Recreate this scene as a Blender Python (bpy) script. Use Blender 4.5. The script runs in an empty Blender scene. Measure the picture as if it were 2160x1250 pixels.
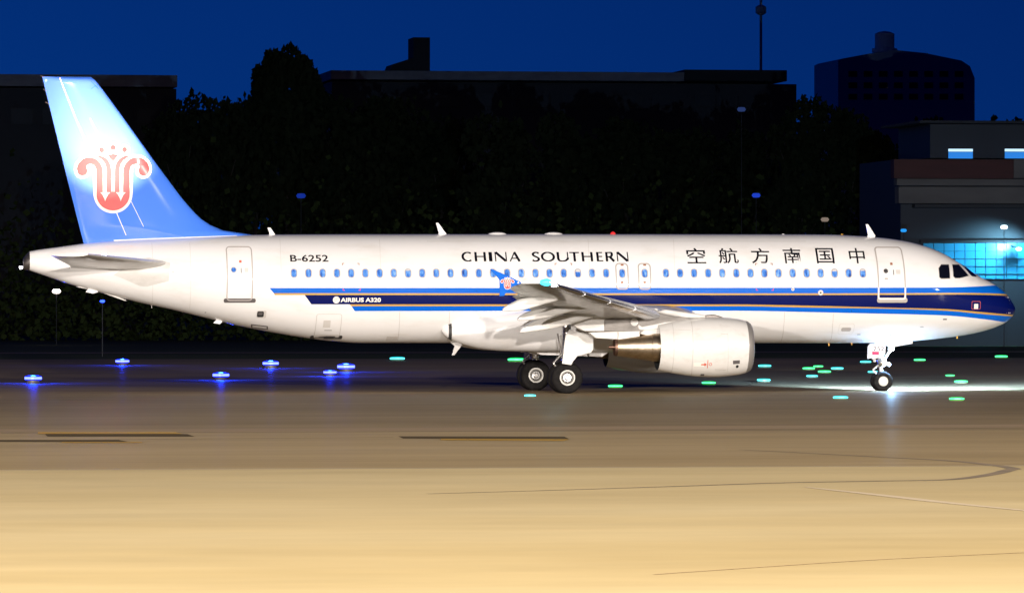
import bpy, bmesh, math, random
import numpy as np
from mathutils import Vector, Matrix

random.seed(7)
rng = np.random.default_rng(7)
S = bpy.context.scene
COL = S.collection
R = math.radians

# ------------------------------------------------------------------ camera
D, F, H, TH, HY = 210.0, 11802.0, 3.2, R(8.5), 646.0      # range, focal length, eye height, yaw, horizon row
VX, VY = math.sin(TH), math.cos(TH)                        # viewing direction
RX, RY = math.cos(TH), -math.sin(TH)                       # rightward direction
CX, CY = -D * VX, -D * VY
cam = bpy.data.cameras.new('camera')
cam.sensor_width = 36
cam.lens = 36 * F / 2160
cam.shift_y = 21.0 / 2160
cam.clip_start, cam.clip_end = 1.0, 12000
camo = bpy.data.objects.new('camera', cam)
COL.objects.link(camo)
camo.location = (CX, CY, H)
camo.rotation_euler = (R(90), 0, -TH)
S.camera = camo

# ------------------------------------------------------------------ dusk sky
W = bpy.data.worlds.new('World'); S.world = W; W.use_nodes = True
nt = W.node_tree; bg = nt.nodes['Background']
sky = nt.nodes.new('ShaderNodeTexSky'); sky.sky_type = 'NISHITA'
sky.sun_disc = False
sky.sun_elevation = R(-5.0); sky.sun_rotation = R(-32)
sky.air_density = 1.0; sky.dust_density = 0.3; sky.ozone_density = 6.0
tint = nt.nodes.new('ShaderNodeMix'); tint.data_type = 'RGBA'; tint.blend_type = 'MULTIPLY'
tint.inputs[0].default_value = 1.0
tint.inputs[7].default_value = (0.05, 1.12, 1.0, 1)
tc = nt.nodes.new('ShaderNodeTexCoord'); up = nt.nodes.new('ShaderNodeVectorMath'); up.operation = 'ADD'
up.inputs[1].default_value = (0, 0, 0.2)                  # the clear blue band above the dusk arch comes down to the skyline
nm = nt.nodes.new('ShaderNodeVectorMath'); nm.operation = 'NORMALIZE'
nt.links.new(tc.outputs['Generated'], up.inputs[0]); nt.links.new(up.outputs[0], nm.inputs[0]); nt.links.new(nm.outputs[0], sky.inputs[0])
nt.links.new(sky.outputs[0], tint.inputs[6])
nt.links.new(tint.outputs[2], bg.inputs[0])
bg.inputs[1].default_value = 5.6

# ------------------------------------------------------------------ apron floodlights (masts stand behind the camera) and added fill lamps
def lamp(name, kind, loc, power, color, radius=0.5, aim=None, angle=60, blend=0.5):
    l = bpy.data.lights.new(name, kind); l.energy = power; l.color = color
    l.shadow_soft_size = radius
    o = bpy.data.objects.new(name, l); COL.objects.link(o); o.location = loc
    if kind == 'SPOT':
        l.spot_size = R(angle); l.spot_blend = blend
    if aim is not None:
        o.rotation_euler = (Vector(aim) - Vector(loc)).to_track_quat('-Z', 'Y').to_euler()
    return o
FLOOD = 1.15
WARM = (1.0, 0.915, 0.835)
for fx, fy, fz, fp in ((-118, -216, 25, 1.7e6), (-30, -262, 29, 1.5e6), (46, -250, 40, 1.1e6), (118, -170, 34, 0.45e6)):     # cut-off heads on tall masts; the last is added to fill the aircraft's shadow
    d = Vector((-fx * .96, -fy, 0)).normalized()
    lamp('flood_and_fill', 'SPOT', (fx, fy, fz), fp * FLOOD, WARM, 1.2, (fx + d.x * fz * 1.43, fy + d.y * fz * 1.43, 0), 73, 0.5)
lamp('flood_and_fill', 'SPOT', (-52, -226, 30), 0.5e6 * FLOOD, (1.0, .90, .76), 1.0, (-18, -176, 0), 50, 0.85)  # added lamp, aimed to brighten the foreground apron

S.view_settings.view_transform = 'Standard'
S.view_settings.look = 'None'
S.view_settings.exposure = 0.0
S.view_settings.gamma = 1.0
S.view_settings.use_curve_mapping = False
S.render.engine = 'CYCLES'
S.cycles.use_denoising = True
S.cycles.sample_clamp_indirect = 6
S.cycles.max_bounces = 6

# ------------------------------------------------------------------ photo rows and columns to places on planes
def P(px, py, Y):
    dx = VX * F + RX * (px - 1080); dy = VY * F + RY * (px - 1080)
    t = (Y - CY) / dy
    return (CX + t * dx, Y, H + t * (HY - py))
def G(px, py, Z=0.0):
    dx = VX * F + RX * (px - 1080); dy = VY * F + RY * (px - 1080)
    t = (H - Z) / (py - HY)
    return (CX + t * dx, CY + t * dy, Z)

def pchip(xs, ys):
    xs = np.array(xs, float); ys = np.array(ys, float)
    o = np.argsort(xs); xs, ys = xs[o], ys[o]
    h = np.diff(xs); d = np.diff(ys) / h
    m = np.zeros(len(xs)); m[0] = d[0]; m[-1] = d[-1]
    for i in range(1, len(xs) - 1):
        if d[i - 1] * d[i] > 0:
            w1 = 2 * h[i] + h[i - 1]; w2 = h[i] + 2 * h[i - 1]
            m[i] = (w1 + w2) / (w1 / d[i - 1] + w2 / d[i])
    def f(x):
        x = min(max(x, xs[0]), xs[-1])
        i = min(max(int(np.searchsorted(xs, x) - 1), 0), len(h) - 1)
        t = (x - xs[i]) / h[i]
        return float((2*t**3 - 3*t**2 + 1) * ys[i] + (t**3 - 2*t**2 + t) * h[i] * m[i]
                     + (-2*t**3 + 3*t**2) * ys[i + 1] + (t**3 - t**2) * h[i] * m[i + 1])
    return f

# ------------------------------------------------------------------ materials
def mat(name, color, rough=0.5, metal=0.0, coat=0.0, coat_rough=0.05, spec=0.5, emit=None, estr=0.0,
        noise=None, bump=None, subsurf=0):
    """noise = (scale, (sx,sy,sz), colour2, low, high); bump = (scale, strength)"""
    m = bpy.data.materials.new(name); m.use_nodes = True
    t = m.node_tree; b = t.nodes['Principled BSDF']
    b.inputs['Base Color'].default_value = (*color, 1)
    b.inputs['Roughness'].default_value = rough
    b.inputs['Metallic'].default_value = metal
    b.inputs['Coat Weight'].default_value = coat
    b.inputs['Coat Roughness'].default_value = coat_rough
    b.inputs['Specular IOR Level'].default_value = spec
    if emit:
        b.inputs['Emission Color'].default_value = (*emit, 1)
        b.inputs['Emission Strength'].default_value = estr
    if noise or bump:
        geo = t.nodes.new('ShaderNodeNewGeometry')
    if noise:
        sc, vs, c2, lo, hi = noise
        mp = t.nodes.new('ShaderNodeMapping'); mp.inputs['Scale'].default_value = vs
        t.links.new(geo.outputs['Position'], mp.inputs[0])
        n = t.nodes.new('ShaderNodeTexNoise'); n.inputs['Scale'].default_value = sc
        n.inputs['Detail'].default_value = 6; n.inputs['Roughness'].default_value = 0.6
        t.links.new(mp.outputs[0], n.inputs['Vector'])
        r = t.nodes.new('ShaderNodeMapRange')
        r.inputs[1].default_value = lo; r.inputs[2].default_value = hi
        t.links.new(n.outputs[0], r.inputs[0])
        x = t.nodes.new('ShaderNodeMix'); x.data_type = 'RGBA'
        x.inputs[6].default_value = (*color, 1); x.inputs[7].default_value = (*c2, 1)
        t.links.new(r.outputs[0], x.inputs[0]); t.links.new(x.outputs[2], b.inputs['Base Color'])
    if bump:
        n2 = t.nodes.new('ShaderNodeTexNoise'); n2.inputs['Scale'].default_value = bump[0]
        n2.inputs['Detail'].default_value = 4
        t.links.new(geo.outputs['Position'], n2.inputs['Vector'])
        bp = t.nodes.new('ShaderNodeBump'); bp.inputs['Strength'].default_value = bump[1]
        bp.inputs['Distance'].default_value = bump[2] if len(bump) > 2 else 0.05
        t.links.new(n2.outputs[0], bp.inputs['Height']); t.links.new(bp.outputs[0], b.inputs['Normal'])
    return m

M = {}
M['white'] = mat('white paint', (0.80, 0.785, 0.78), 0.35, coat=0.8, coat_rough=0.06,
                 noise=(1.3, (0.5, 1, 1.6), (0.72, 0.69, 0.66), 0.5, 0.8))
M['grey'] = mat('light grey paint', (0.62, 0.60, 0.58), 0.35, coat=0.6, coat_rough=0.08,
                noise=(2.5, (0.6, 1, 1.5), (0.50, 0.48, 0.45), 0.45, 0.8))
M['wing'] = mat('wing grey paint', (0.52, 0.50, 0.48), 0.4, coat=0.4, coat_rough=0.1,
                noise=(2.2, (1.5, 0.5, 1), (0.33, 0.31, 0.29), 0.42, 0.75))
M['canoe'] = mat('fairing paint', (0.74, 0.72, 0.69), 0.35, coat=0.7, coat_rough=0.06)
M['panel'] = mat('pale grey panel', (0.60, 0.57, 0.54), 0.4, coat=0.4, coat_rough=0.1)
M['nacelle'] = mat('nacelle paint', (0.68, 0.66, 0.635), 0.34, coat=0.5, coat_rough=0.1,
                   noise=(3.0, (0.6, 1, 1.2), (0.54, 0.51, 0.47), 0.5, 0.85))
M['blue'] = mat('stripe blue paint', (0.0, 0.115, 0.58), 0.5, coat=0.6, coat_rough=0.03, spec=0.1)
M['finblue'] = mat('fin blue paint', (0.06, 0.20, 0.82), 0.45, coat=1.0, coat_rough=0.05, spec=0.08)
M['navy'] = mat('navy paint', (0.001, 0.005, 0.085), 0.5, coat=0.8, coat_rough=0.03, spec=0.05)
M['gold'] = mat('gold paint', (0.50, 0.29, 0.06), 0.4, coat=0.5)
M['black'] = mat('black lettering', (0.004, 0.004, 0.008), 0.6, spec=0.05)
M['letter'] = mat('white lettering', (0.80, 0.76, 0.70), 0.5)
M['greyletter'] = mat('grey mark', (0.40, 0.36, 0.33), 0.5)
M['red'] = mat('red emblem paint', (0.52, 0.025, 0.03), 0.45, coat=0.7, coat_rough=0.08)
M['redmark'] = mat('red marking', (0.60, 0.10, 0.05), 0.5)
M['pink'] = mat('crimson marking', (0.62, 0.01, 0.11), 0.5)
M['brownmark'] = mat('brown marking', (0.30, 0.12, 0.06), 0.5)
M['outline'] = mat('door outline paint', (0.42, 0.38, 0.36), 0.5, spec=.2)
M['seam'] = mat('panel seam', (0.42, 0.39, 0.36), 0.6)
M['darkseam'] = mat('dark seam', (0.10, 0.09, 0.09), 0.6)
M['dark'] = mat('dark rubber', (0.035, 0.033, 0.033), 0.5)
M['darkmetal'] = mat('dark bare metal', (0.22, 0.20, 0.19), 0.45, metal=0.9,
                     noise=(4, (1, 1, 2), (0.14, 0.12, 0.11), 0.4, 0.7))
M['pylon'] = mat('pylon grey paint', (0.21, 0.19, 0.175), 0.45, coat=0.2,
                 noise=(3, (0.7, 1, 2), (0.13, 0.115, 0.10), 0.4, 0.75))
M['slat'] = mat('bare slat metal', (0.40, 0.41, 0.44), 0.24, metal=1.0,
                noise=(3, (1, 0.3, 1), (0.40, 0.40, 0.42), 0.4, 0.7))
M['lip'] = mat('inlet lip metal', (0.30, 0.28, 0.265), 0.4, metal=.4)
M['exhaust'] = mat('exhaust metal', (0.62, 0.50, 0.36), 0.34, metal=1.0,
                   noise=(5, (0.6, 1, 1), (0.36, 0.28, 0.20), 0.35, 0.7))
M['exhaustdark'] = mat('burnt exhaust metal', (0.20, 0.12, 0.09), 0.5, metal=1.0)
M['tyre'] = mat('tyre rubber', (0.008, 0.007, 0.007), 0.8, spec=.15, noise=(9, (1, 1, 1), (0.016, 0.014, 0.013), 0.4, 0.7))
M['rim'] = mat('wheel rim paint', (0.60, 0.58, 0.54), 0.5)
M['hub'] = mat('hub metal', (0.36, 0.35, 0.34), 0.28, metal=0.95)
M['dish'] = mat('rim dish paint', (0.17, 0.16, 0.145), 0.5)
M['steel'] = mat('gear leg steel', (0.60, 0.58, 0.56), 0.25, metal=0.9)
M['glass'] = mat('cockpit glass', (0.004, 0.005, 0.010), 0.04, spec=0.6, coat=1.0, coat_rough=0.02)
M['hole'] = mat('dark opening', (0.006, 0.006, 0.006), 0.8)

def cabin_glass():
    m = bpy.data.materials.new('lit cabin window'); m.use_nodes = True
    t = m.node_tree; b = t.nodes['Principled BSDF']
    b.inputs['Base Color'].default_value = (0.01, 0.03, 0.08, 1); b.inputs['Roughness'].default_value = 0.1
    geo = t.nodes.new('ShaderNodeNewGeometry'); mp = t.nodes.new('ShaderNodeMapping')
    mp.inputs['Scale'].default_value = (5.5, 1, 2.2); t.links.new(geo.outputs['Position'], mp.inputs[0])
    n = t.nodes.new('ShaderNodeTexNoise'); n.inputs['Scale'].default_value = 1.6; n.inputs['Detail'].default_value = 3
    n.inputs['Roughness'].default_value = 0.6
    t.links.new(mp.outputs[0], n.inputs['Vector'])
    r = t.nodes.new('ShaderNodeValToRGB')
    e = r.color_ramp.elements
    e[0].position = 0.30; e[0].color = (0.03, 0.05, 0.22, 1)
    e[1].position = 0.72; e[1].color = (0.48, 0.72, 1.0, 1)
    k = r.color_ramp.elements.new(0.42); k.color = (0.05, 0.18, 0.66, 1)
    k = r.color_ramp.elements.new(0.55); k.color = (0.14, 0.36, 0.86, 1)
    t.links.new(n.outputs[0], r.inputs[0]); t.links.new(r.outputs[0], b.inputs['Emission Color'])
    b.inputs['Emission Strength'].default_value = 1.0
    return m
M['cabin'] = cabin_glass()
def glow(name, c, s):
    return mat(name, (0.02, 0.02, 0.02), 0.3, emit=c, estr=s)
M['lampwhite'] = glow('landing lamp glow', (0.62, 0.82, 1.0), 40)
M['navlamp'] = glow('wing tip lamp glow', (0.05, 0.72, 1.0), 3.2)
M['taillamp'] = glow('tail lamp glow', (0.95, 0.95, 1.0), 14)
M['beacon'] = glow('red beacon glow', (1.0, 0.02, 0.02), 0.9)
M['amber'] = mat('amber drain', (0.6, 0.30, 0.03), 0.4)

# ------------------------------------------------------------------ mesh helpers
def mk(name, V, Fc, m=None, parent=None, smooth=False, bevel=0.0):
    me = bpy.data.meshes.new(name)
    me.from_pydata([tuple(map(float, v)) for v in V], [], Fc)
    bm = bmesh.new(); bm.from_mesh(me)
    bmesh.ops.remove_doubles(bm, verts=bm.verts, dist=1e-5)
    bmesh.ops.recalc_face_normals(bm, faces=bm.faces)
    if bevel:
        bmesh.ops.bevel(bm, geom=list(bm.edges), offset=bevel, segments=2, affect='EDGES', profile=0.5)
    bm.to_mesh(me); bm.free()
    if smooth:
        me.polygons.foreach_set('use_smooth', [True] * len(me.polygons))
        try: me.set_sharp_from_angle(angle=R(38))
        except Exception: pass
    o = bpy.data.objects.new(name, me); COL.objects.link(o)
    if m: me.materials.append(m)
    if parent: o.parent = parent
    return o
def link(name, me, parent=None, m=None):
    o = bpy.data.objects.new(name, me); COL.objects.link(o)
    if m: me.materials.append(m)
    if parent: o.parent = parent
    return o
def thing(name, label, cat, loc=(0, 0, 0), group=None, rot=0):
    o = bpy.data.objects.new(name, None); COL.objects.link(o); o.location = loc; o.rotation_euler = (0, 0, rot)
    o.empty_display_size = 0.3
    tag(o, label, cat, group); return o
def tag(o, label=None, cat=None, group=None, kind=None):
    if label: o['label'] = label
    if cat: o['category'] = cat
    if group: o['group'] = group
    if kind: o['kind'] = kind
    return o

class B:                                   # gathers several shapes of one part
    def __init__(s): s.V = []; s.F = []
    def add(s, V, Fc):
        k = len(s.V); s.V += list(V); s.F += [tuple(i + k for i in f) for f in Fc]; return s
    def box(s, c, d):
        x, y, z = c; a, b, e = d[0] / 2, d[1] / 2, d[2] / 2
        V = [(x+i*a, y+j*b, z+k*e) for i in (-1, 1) for j in (-1, 1) for k in (-1, 1)]
        return s.add(V, [(0,1,3,2),(4,6,7,5),(0,4,5,1),(2,3,7,6),(0,2,6,4),(1,5,7,3)])
    def tube(s, p, q, r1, r2=None, n=12):
        r2 = r1 if r2 is None else r2
        p, q = Vector(p), Vector(q); d = (q - p).normalized()
        a = d.orthogonal().normalized(); b = d.cross(a)
        V = []
        for c, r in ((p, r1), (q, r2)):
            for i in range(n):
                t = 2 * math.pi * i / n; V.append(c + a * (r * math.cos(t)) + b * (r * math.sin(t)))
        Fc = [(i, (i+1) % n, n + (i+1) % n, n + i) for i in range(n)]
        Fc += [tuple(range(n - 1, -1, -1)), tuple(range(n, 2 * n))]
        return s.add(V, Fc)
    def lathe(s, prof, c, axis='Y', n=48, cap=True):     # prof: (along, radius)
        V = []; m = len(prof)
        for (a, r) in prof:
            for i in range(n):
                t = 2 * math.pi * i / n; u, w = r * math.cos(t), r * math.sin(t)
                if axis == 'X': V.append((c[0] + a, c[1] + u, c[2] + w))
                elif axis == 'Y': V.append((c[0] + u, c[1] + a, c[2] + w))
                else: V.append((c[0] + u, c[1] + w, c[2] + a))
        Fc = []
        for k in range(m - 1):
            for i in range(n):
                j = (i + 1) % n; Fc.append((k*n+i, k*n+j, (k+1)*n+j, (k+1)*n+i))
        if cap:
            if prof[0][1] > 1e-3: Fc.append(tuple(range(n)))
            if prof[-1][1] > 1e-3: Fc.append(tuple(range((m-1)*n, m*n)))
        return s.add(V, Fc)
    def prism(s, poly, y0, y1):                          # poly: (X, Z)
        n = len(poly); V = [(p[0], y0, p[1]) for p in poly] + [(p[0], y1, p[1]) for p in poly]
        Fc = [(i, (i+1) % n, n + (i+1) % n, n + i) for i in range(n)]
        Fc += [tuple(range(n - 1, -1, -1)), tuple(range(n, 2 * n))]
        return s.add(V, Fc)
    def loft(s, rings, cap=True):
        n = len(rings[0]); V = [p for r in rings for p in r]; Fc = []
        for k in range(len(rings) - 1):
            for i in range(n):
                j = (i + 1) % n; Fc.append((k*n+i, k*n+j, (k+1)*n+j, (k+1)*n+i))
        if cap: Fc += [tuple(range(n)), tuple(range((len(rings)-1)*n, len(rings)*n))]
        return s.add(V, Fc)
    def go(s, name, m, parent=None, smooth=False, bevel=0.0):
        return mk(name, s.V, s.F, m, parent, smooth, bevel)

def pxpoly(pts, Y):
    return [(lambda q: (q[0], q[2]))(P(x, y, Y)) for x, y in pts]

# ------------------------------------------------------------------ the airliner
A = thing('airliner', 'white passenger jet with blue, gold and navy stripes rolling along the runway', 'airliner', (0, 0, 0))

TOP = [(62,530),(75,527.5),(100,524),(140,518.5),(180,513),(240,508),(330,503),(420,498.5),(500,496),(600,494.5),(900,494),(1400,494),
       (1740,494.5),(1800,497),(1850,500.5),(1900,507),(1950,519),(1985,533),(2010,547),(2030,560),(2050,573.5),(2063,582),(2080,590.5),
       (2098,600.5),(2115,614),(2128,628),(2136,640),(2139.6,647),(2141,653)]
BOT = [(62,570),(75,574.5),(100,583),(150,600),(220,619),(300,639),(360,652),(430,669),(500,686),(560,698),(640,711.5),(700,719),(760,723),
       (900,723),(1500,723),(1800,723),(1850,722.5),(1900,720.5),(1950,717),(2000,711.5),(2050,703.5),(2095,691.5),(2120,680),(2132,670),
       (2138,661.5),(2140.4,656),(2141,653)]
tx = [P(x, y, 0) for x, y in TOP]; bx = [P(x, y, 0) for x, y in BOT]
ZT = pchip([p[0] for p in tx], [p[2] for p in tx]); ZB = pchip([p[0] for p in bx], [p[2] for p in bx])
XN, XT = tx[-1][0], tx[0][0]
hwp = [(0, 0.0), (0.02, 0.13), (0.06, .23), (.15, .38), (.3, .58), (.5, .76), (.8, .97), (1.2, 1.18), (1.8, 1.42), (2.5, 1.62), (3.3, 1.79), (4.3, 1.91), (5.5, 1.97), (7, 1.975), (24, 1.975),
       (26, 1.96), (28, 1.86), (30, 1.67), (32, 1.38), (34, 1.02), (36, .60), (XN - XT, .34)]
HWF = pchip([a for a, b in hwp], [b for a, b in hwp])
_sec = {}
def sec(X):
    k = round(X, 6)
    if k not in _sec: _sec[k] = (ZT(X), ZB(X), HWF(XN - X))
    return _sec[k]
def surf(X, Z):                                 # half width of the fuselage skin at station X and height Z
    zt, zb, hw = sec(X); zc = (zt + zb) / 2; h = max((zt - zb) / 2, 1e-4)
    u = max(-0.9995, min(0.9995, (Z - zc) / h))
    return hw * math.sqrt(1 - u * u)
def SK(px, py):                                 # point of the near side of the skin
    Y = -1.7
    for _ in range(25):
        X, _, Z = P(px, py, Y); Y = 0.5 * Y - 0.5 * surf(X, Z)
    X, _, Z = P(px, py, Y)
    return X, Z

xs = [XN - 0.0006]
for d in np.concatenate([np.array([.005, .012, .025, .045, .07, .1, .14, .19, .25, .32, .4, .5]), np.arange(.62, 7, .14),
                         np.arange(7, 23, .8), np.arange(23, XN - XT, .3)]):
    xs.append(XN - d)
xs.append(XT)
rings = []
NS = 112
for X in xs:
    zt, zb, hw = sec(X); zc = (zt + zb) / 2; h = (zt - zb) / 2
    rings.append([(X, hw * math.cos(2*math.pi*i/NS), zc + h * math.sin(2*math.pi*i/NS)) for i in range(NS)])
fus = B().loft(rings).go('fuselage', M['white'], A, smooth=True)

# --- flat shapes laid on the skin
_layer = [0]
def lay(name, polys, m, parent, surface, off=0.004, dz=0.07, dx=1.0, side=-1, spread=0.0):
    """polys: outlines in (X, Z), or (verts, faces); split finely and pressed onto surface(X, Z)."""
    bm = bmesh.new()
    lay_v = {}
    for k, p in enumerate(polys):
        if isinstance(p, tuple) and len(p) == 2 and isinstance(p[1], list) and p[1] and isinstance(p[1][0], tuple) and isinstance(p[1][0][0], int):
            vs = [bm.verts.new((v[0], v[1], k * 1.0)) for v in p[0]]
            for f in p[1]:
                try: bm.faces.new([vs[i] for i in f])
                except ValueError: pass
        else:
            vs = [bm.verts.new((v[0], v[1], k * 1.0)) for v in p]
            bm.faces.new(vs)
    bmesh.ops.triangulate(bm, faces=[f for f in bm.faces if len(f.verts) > 4])
    xs_ = [v.co.x for v in bm.verts]; zs_ = [v.co.y for v in bm.verts]
    def cuts(lo, hi, st):
        n = int((hi - lo) / st)
        return [lo + (i + 1) * (hi - lo) / (n + 1) for i in range(n)]
    for z in cuts(min(zs_), max(zs_), dz):
        bmesh.ops.bisect_plane(bm, geom=bm.verts[:] + bm.edges[:] + bm.faces[:], plane_co=(0, z, 0), plane_no=(0, 1, 0), dist=1e-6)
    for x in cuts(min(xs_), max(xs_), dx):
        bmesh.ops.bisect_plane(bm, geom=bm.verts[:] + bm.edges[:] + bm.faces[:], plane_co=(x, 0, 0), plane_no=(1, 0, 0), dist=1e-6)
    for v in bm.verts:
        X, Z, k = v.co
        y = surface(X, Z); e = .004; o_ = off + spread * k
        gx = (surface(X + e, Z) - surface(X - e, Z)) / (2*e); gz = (surface(X, Z + e) - surface(X, Z - e)) / (2*e)
        gx = max(-6, min(6, gx)); gz = max(-6, min(6, gz))
        ln = math.sqrt(1 + gx*gx + gz*gz)
        v.co = (X - gx/ln*o_, side * (y + o_/ln), Z - gz/ln*o_)
    for f in bm.faces:
        f.normal_update()
        if f.normal.y * side < 0: f.normal_flip()
        f.smooth = True
    me = bpy.data.meshes.new(name); bm.to_mesh(me); bm.free()
    return link(name, me, parent, m)

def curve_px(pts, n=12):
    """smooth px line y(x)"""
    f = pchip([p[0] for p in pts], [p[1] for p in pts]); return f
E0 = curve_px([(560,607),(1700,606.5),(1900,606.3),(2020,605.5),(2060,604),(2104,601.5),(2141,600)])
E1 = curve_px([(560,618),(1700,618.5),(1900,618),(2020,617.3),(2116,619.5),(2140,621.5)])
E2 = curve_px([(560,622),(1700,622),(1900,621.5),(2020,621),(2116,623.2),(2140,625.5)])
E3 = curve_px([(560,641.5),(1550,641.7),(1700,644.2),(1892,648.8),(1988,651.2),(2084,659),(2132,663.3),(2141,664)])
E4 = curve_px([(560,645.5),(1550,645.5),(1700,648.2),(1892,651.2),(1988,654.6),(2084,663),(2132,667),(2141,668)])
E5 = curve_px([(560,656),(1550,655),(1700,657.7),(1828,660.6),(1988,664.7),(2084,673.7),(2119,679),(2141,682)])
def px_of(X, Y, Z):
    a, b = X - CX, Y - CY; dep = a*VX + b*VY
    return 1080 + F*(a*RX + b*RY)/dep, dep
def line_z(X, f):
    zt, zb, hw = sec(X); Z = (zt + zb)/2
    for _ in range(14):
        x, dep = px_of(X, -surf(X, Z), Z)
        Z = .4*Z + .6*(H + (HY - f(x))*dep/F)
        Z = max(zb + .0008*(zt - zb), min(zt - .0008*(zt - zb), Z))
    return Z
def band(name, top, bot, x0t, x0b, m, off):
    a, b = SK(x0t, top(x0t))[0], SK(x0b, bot(x0b))[0]
    n = 170; V = []; Fc = []
    for i in range(n + 1):
        t = i/n; t = t if t < .6 else .6 + .4*(1 - (1 - (t - .6)/.4)**2.2)
        e = XN - .035
        xa, xb = a + (e - a)*t, b + (e - b)*t
        za, zb_ = line_z(xa, top), line_z(xb, bot)
        for k in range(7): V.append((xa + (xb-xa)*k/6, za + (zb_-za)*k/6))
    for i in range(n):
        for k in range(6):
            q = i*7+k; Fc.append((q, q+1, q+8, q+7))
    lay(name, [(V, Fc)], m, fus, surf, off, dz=9, dx=99)
    o = lay(name, [(V, Fc)], m, fus, surf, off, dz=9, dx=99, side=1); return o
for k in ('blue', 'gold', 'navy'): fus.data.materials.append(M[k])
for f in fus.data.polygons:
    c = f.center
    if c.x > XN - .32:
        x, dep = px_of(c.x, -abs(c.y), c.z); yy = HY - (c.z - H) * F / dep
        if yy < E1(x): f.material_index = 1
        elif yy < E2(x): f.material_index = 2
        elif yy < E3(x): f.material_index = 3
        elif yy < E4(x): f.material_index = 2
        elif yy < E5(x): f.material_index = 1
band('stripe', E0, E1, 568, 577.5, M['blue'], 0.003)
band('stripe', E1, E2, 577.5, 580, M['gold'], 0.004)
band('stripe', E2, E3, 642.5, 657, M['navy'], 0.003)
band('stripe', E3, E4, 737.5, 741.5, M['gold'], 0.004)
band('stripe', E4, E5, 741.5, 748.5, M['blue'], 0.003)

# --- shapes
def rrect(cx, cz, w, h, r, n=6, lean=0.0):
    pts = []
    for (sx, sz, a0) in ((1, 1, 0), (-1, 1, 90), (-1, -1, 180), (1, -1, 270)):
        for i in range(n + 1):
            a = R(a0 + 90 * i / n)
            pts.append((cx + sx*(w/2 - r) + r*math.cos(a) + 0.0, cz + sz*(h/2 - r) + r*math.sin(a)))
    return pts
def ringpoly(outer, inner):
    n = len(outer)
    return (list(outer) + list(inner), [(i, (i+1) % n, n + (i+1) % n, n + i) for i in range(n)])
def pxrect(x0, y0, x1, y1):
    a = SK(x0, (y0 + y1) / 2)[0]; b = SK(x1, (y0 + y1) / 2)[0]
    xm = (x0 + x1) / 2
    zt, zb = SK(xm, y0)[1], SK(xm, y1)[1]
    return (a + b) / 2, (zt + zb) / 2, b - a, zt - zb
def disc(cx, cz, r, n=20, sx=1.0):
    return [(cx + sx * r * math.cos(2*math.pi*i/n), cz + r * math.sin(2*math.pi*i/n)) for i in range(n)]
def stroke(pts, widths, n=None, cap0=False, cap1=False):
    """one outline round a line of varying width"""
    pts = [Vector((p[0], p[1])) for p in pts]
    if isinstance(widths, (int, float)): widths = [widths] * len(pts)
    L, Rr = [], []
    for i, p in enumerate(pts):
        d = (pts[min(i+1, len(pts)-1)] - pts[max(i-1, 0)]).normalized(); nrm = Vector((-d.y, d.x))
        L.append(p + nrm * widths[i] / 2); Rr.append(p - nrm * widths[i] / 2)
    V = L + Rr; k = len(L)
    Fc = [(i, i+1, k+i+1, k+i) for i in range(k-1)]
    return ([tuple(v) for v in V], Fc)
def smooth_line(pts, ws=None, m=6):
    out, wo = [], []
    n = len(pts)
    for i in range(n - 1):
        p0, p1, p2, p3 = pts[max(i-1, 0)], pts[i], pts[i+1], pts[min(i+2, n-1)]
        for j in range(m):
            t = j / m
            out.append(tuple(0.5*((2*p1[k]) + (-p0[k]+p2[k])*t + (2*p0[k]-5*p1[k]+4*p2[k]-p3[k])*t*t + (-p0[k]+3*p1[k]-3*p2[k]+p3[k])*t**3) for k in (0, 1)))
            if ws: wo.append(ws[i] + (ws[i+1]-ws[i])*t)
    out.append(tuple(pts[-1]))
    if ws: wo.append(ws[-1]); return out, wo
    return out

# --- cabin windows
WIN = [620,650.7,680.5,710.7,740.7,770.7,800.7,830.5,860.7,890.5,920.2,950.2,980,1010,1040,1069.7,1099.7,1129.5,1159,1189,1219,1248.7,1278.5,
       1404.7,1434.5,1464,1493.7,1523.4,1553.2,1583,1612.4,1642,1672,1701.5,1731,1760.5,1790,1820]
SHADE = {1219: .28, 1760.5: .22, 1820: .16, 860.7: .15}
def cabin_window(px, parent, py=576.2, half=None):
    cx, cz, w, h = pxrect(px - 5.7, py - 8.5, px + 5.7, py + 8.5)
    r = w * 0.46
    fr = lay('window', [ringpoly(rrect(cx, cz, w + .050, h + .050, r + .025), rrect(cx, cz, w - .012, h - .012, r - .006))], M['outline'], parent, surf, .010, dz=.05)
    lay('pane', [rrect(cx, cz, w, h, r)], M['cabin'], fr, surf, .005, dz=.05)
    if half:
        z1 = cz + h/2 - .012; z0 = z1 - h * half
        lay('shade', [[(cx - w*.42, z0), (cx + w*.42, z0), (cx + w*.42, z1 - .05), (cx + w*.22, z1), (cx - w*.22, z1), (cx - w*.42, z1 - .05)]], M['panel'], fr, surf, .0065, dz=.05)
    return fr
for px in WIN:
    cabin_window(px, A, half=SHADE.get(px))

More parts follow.
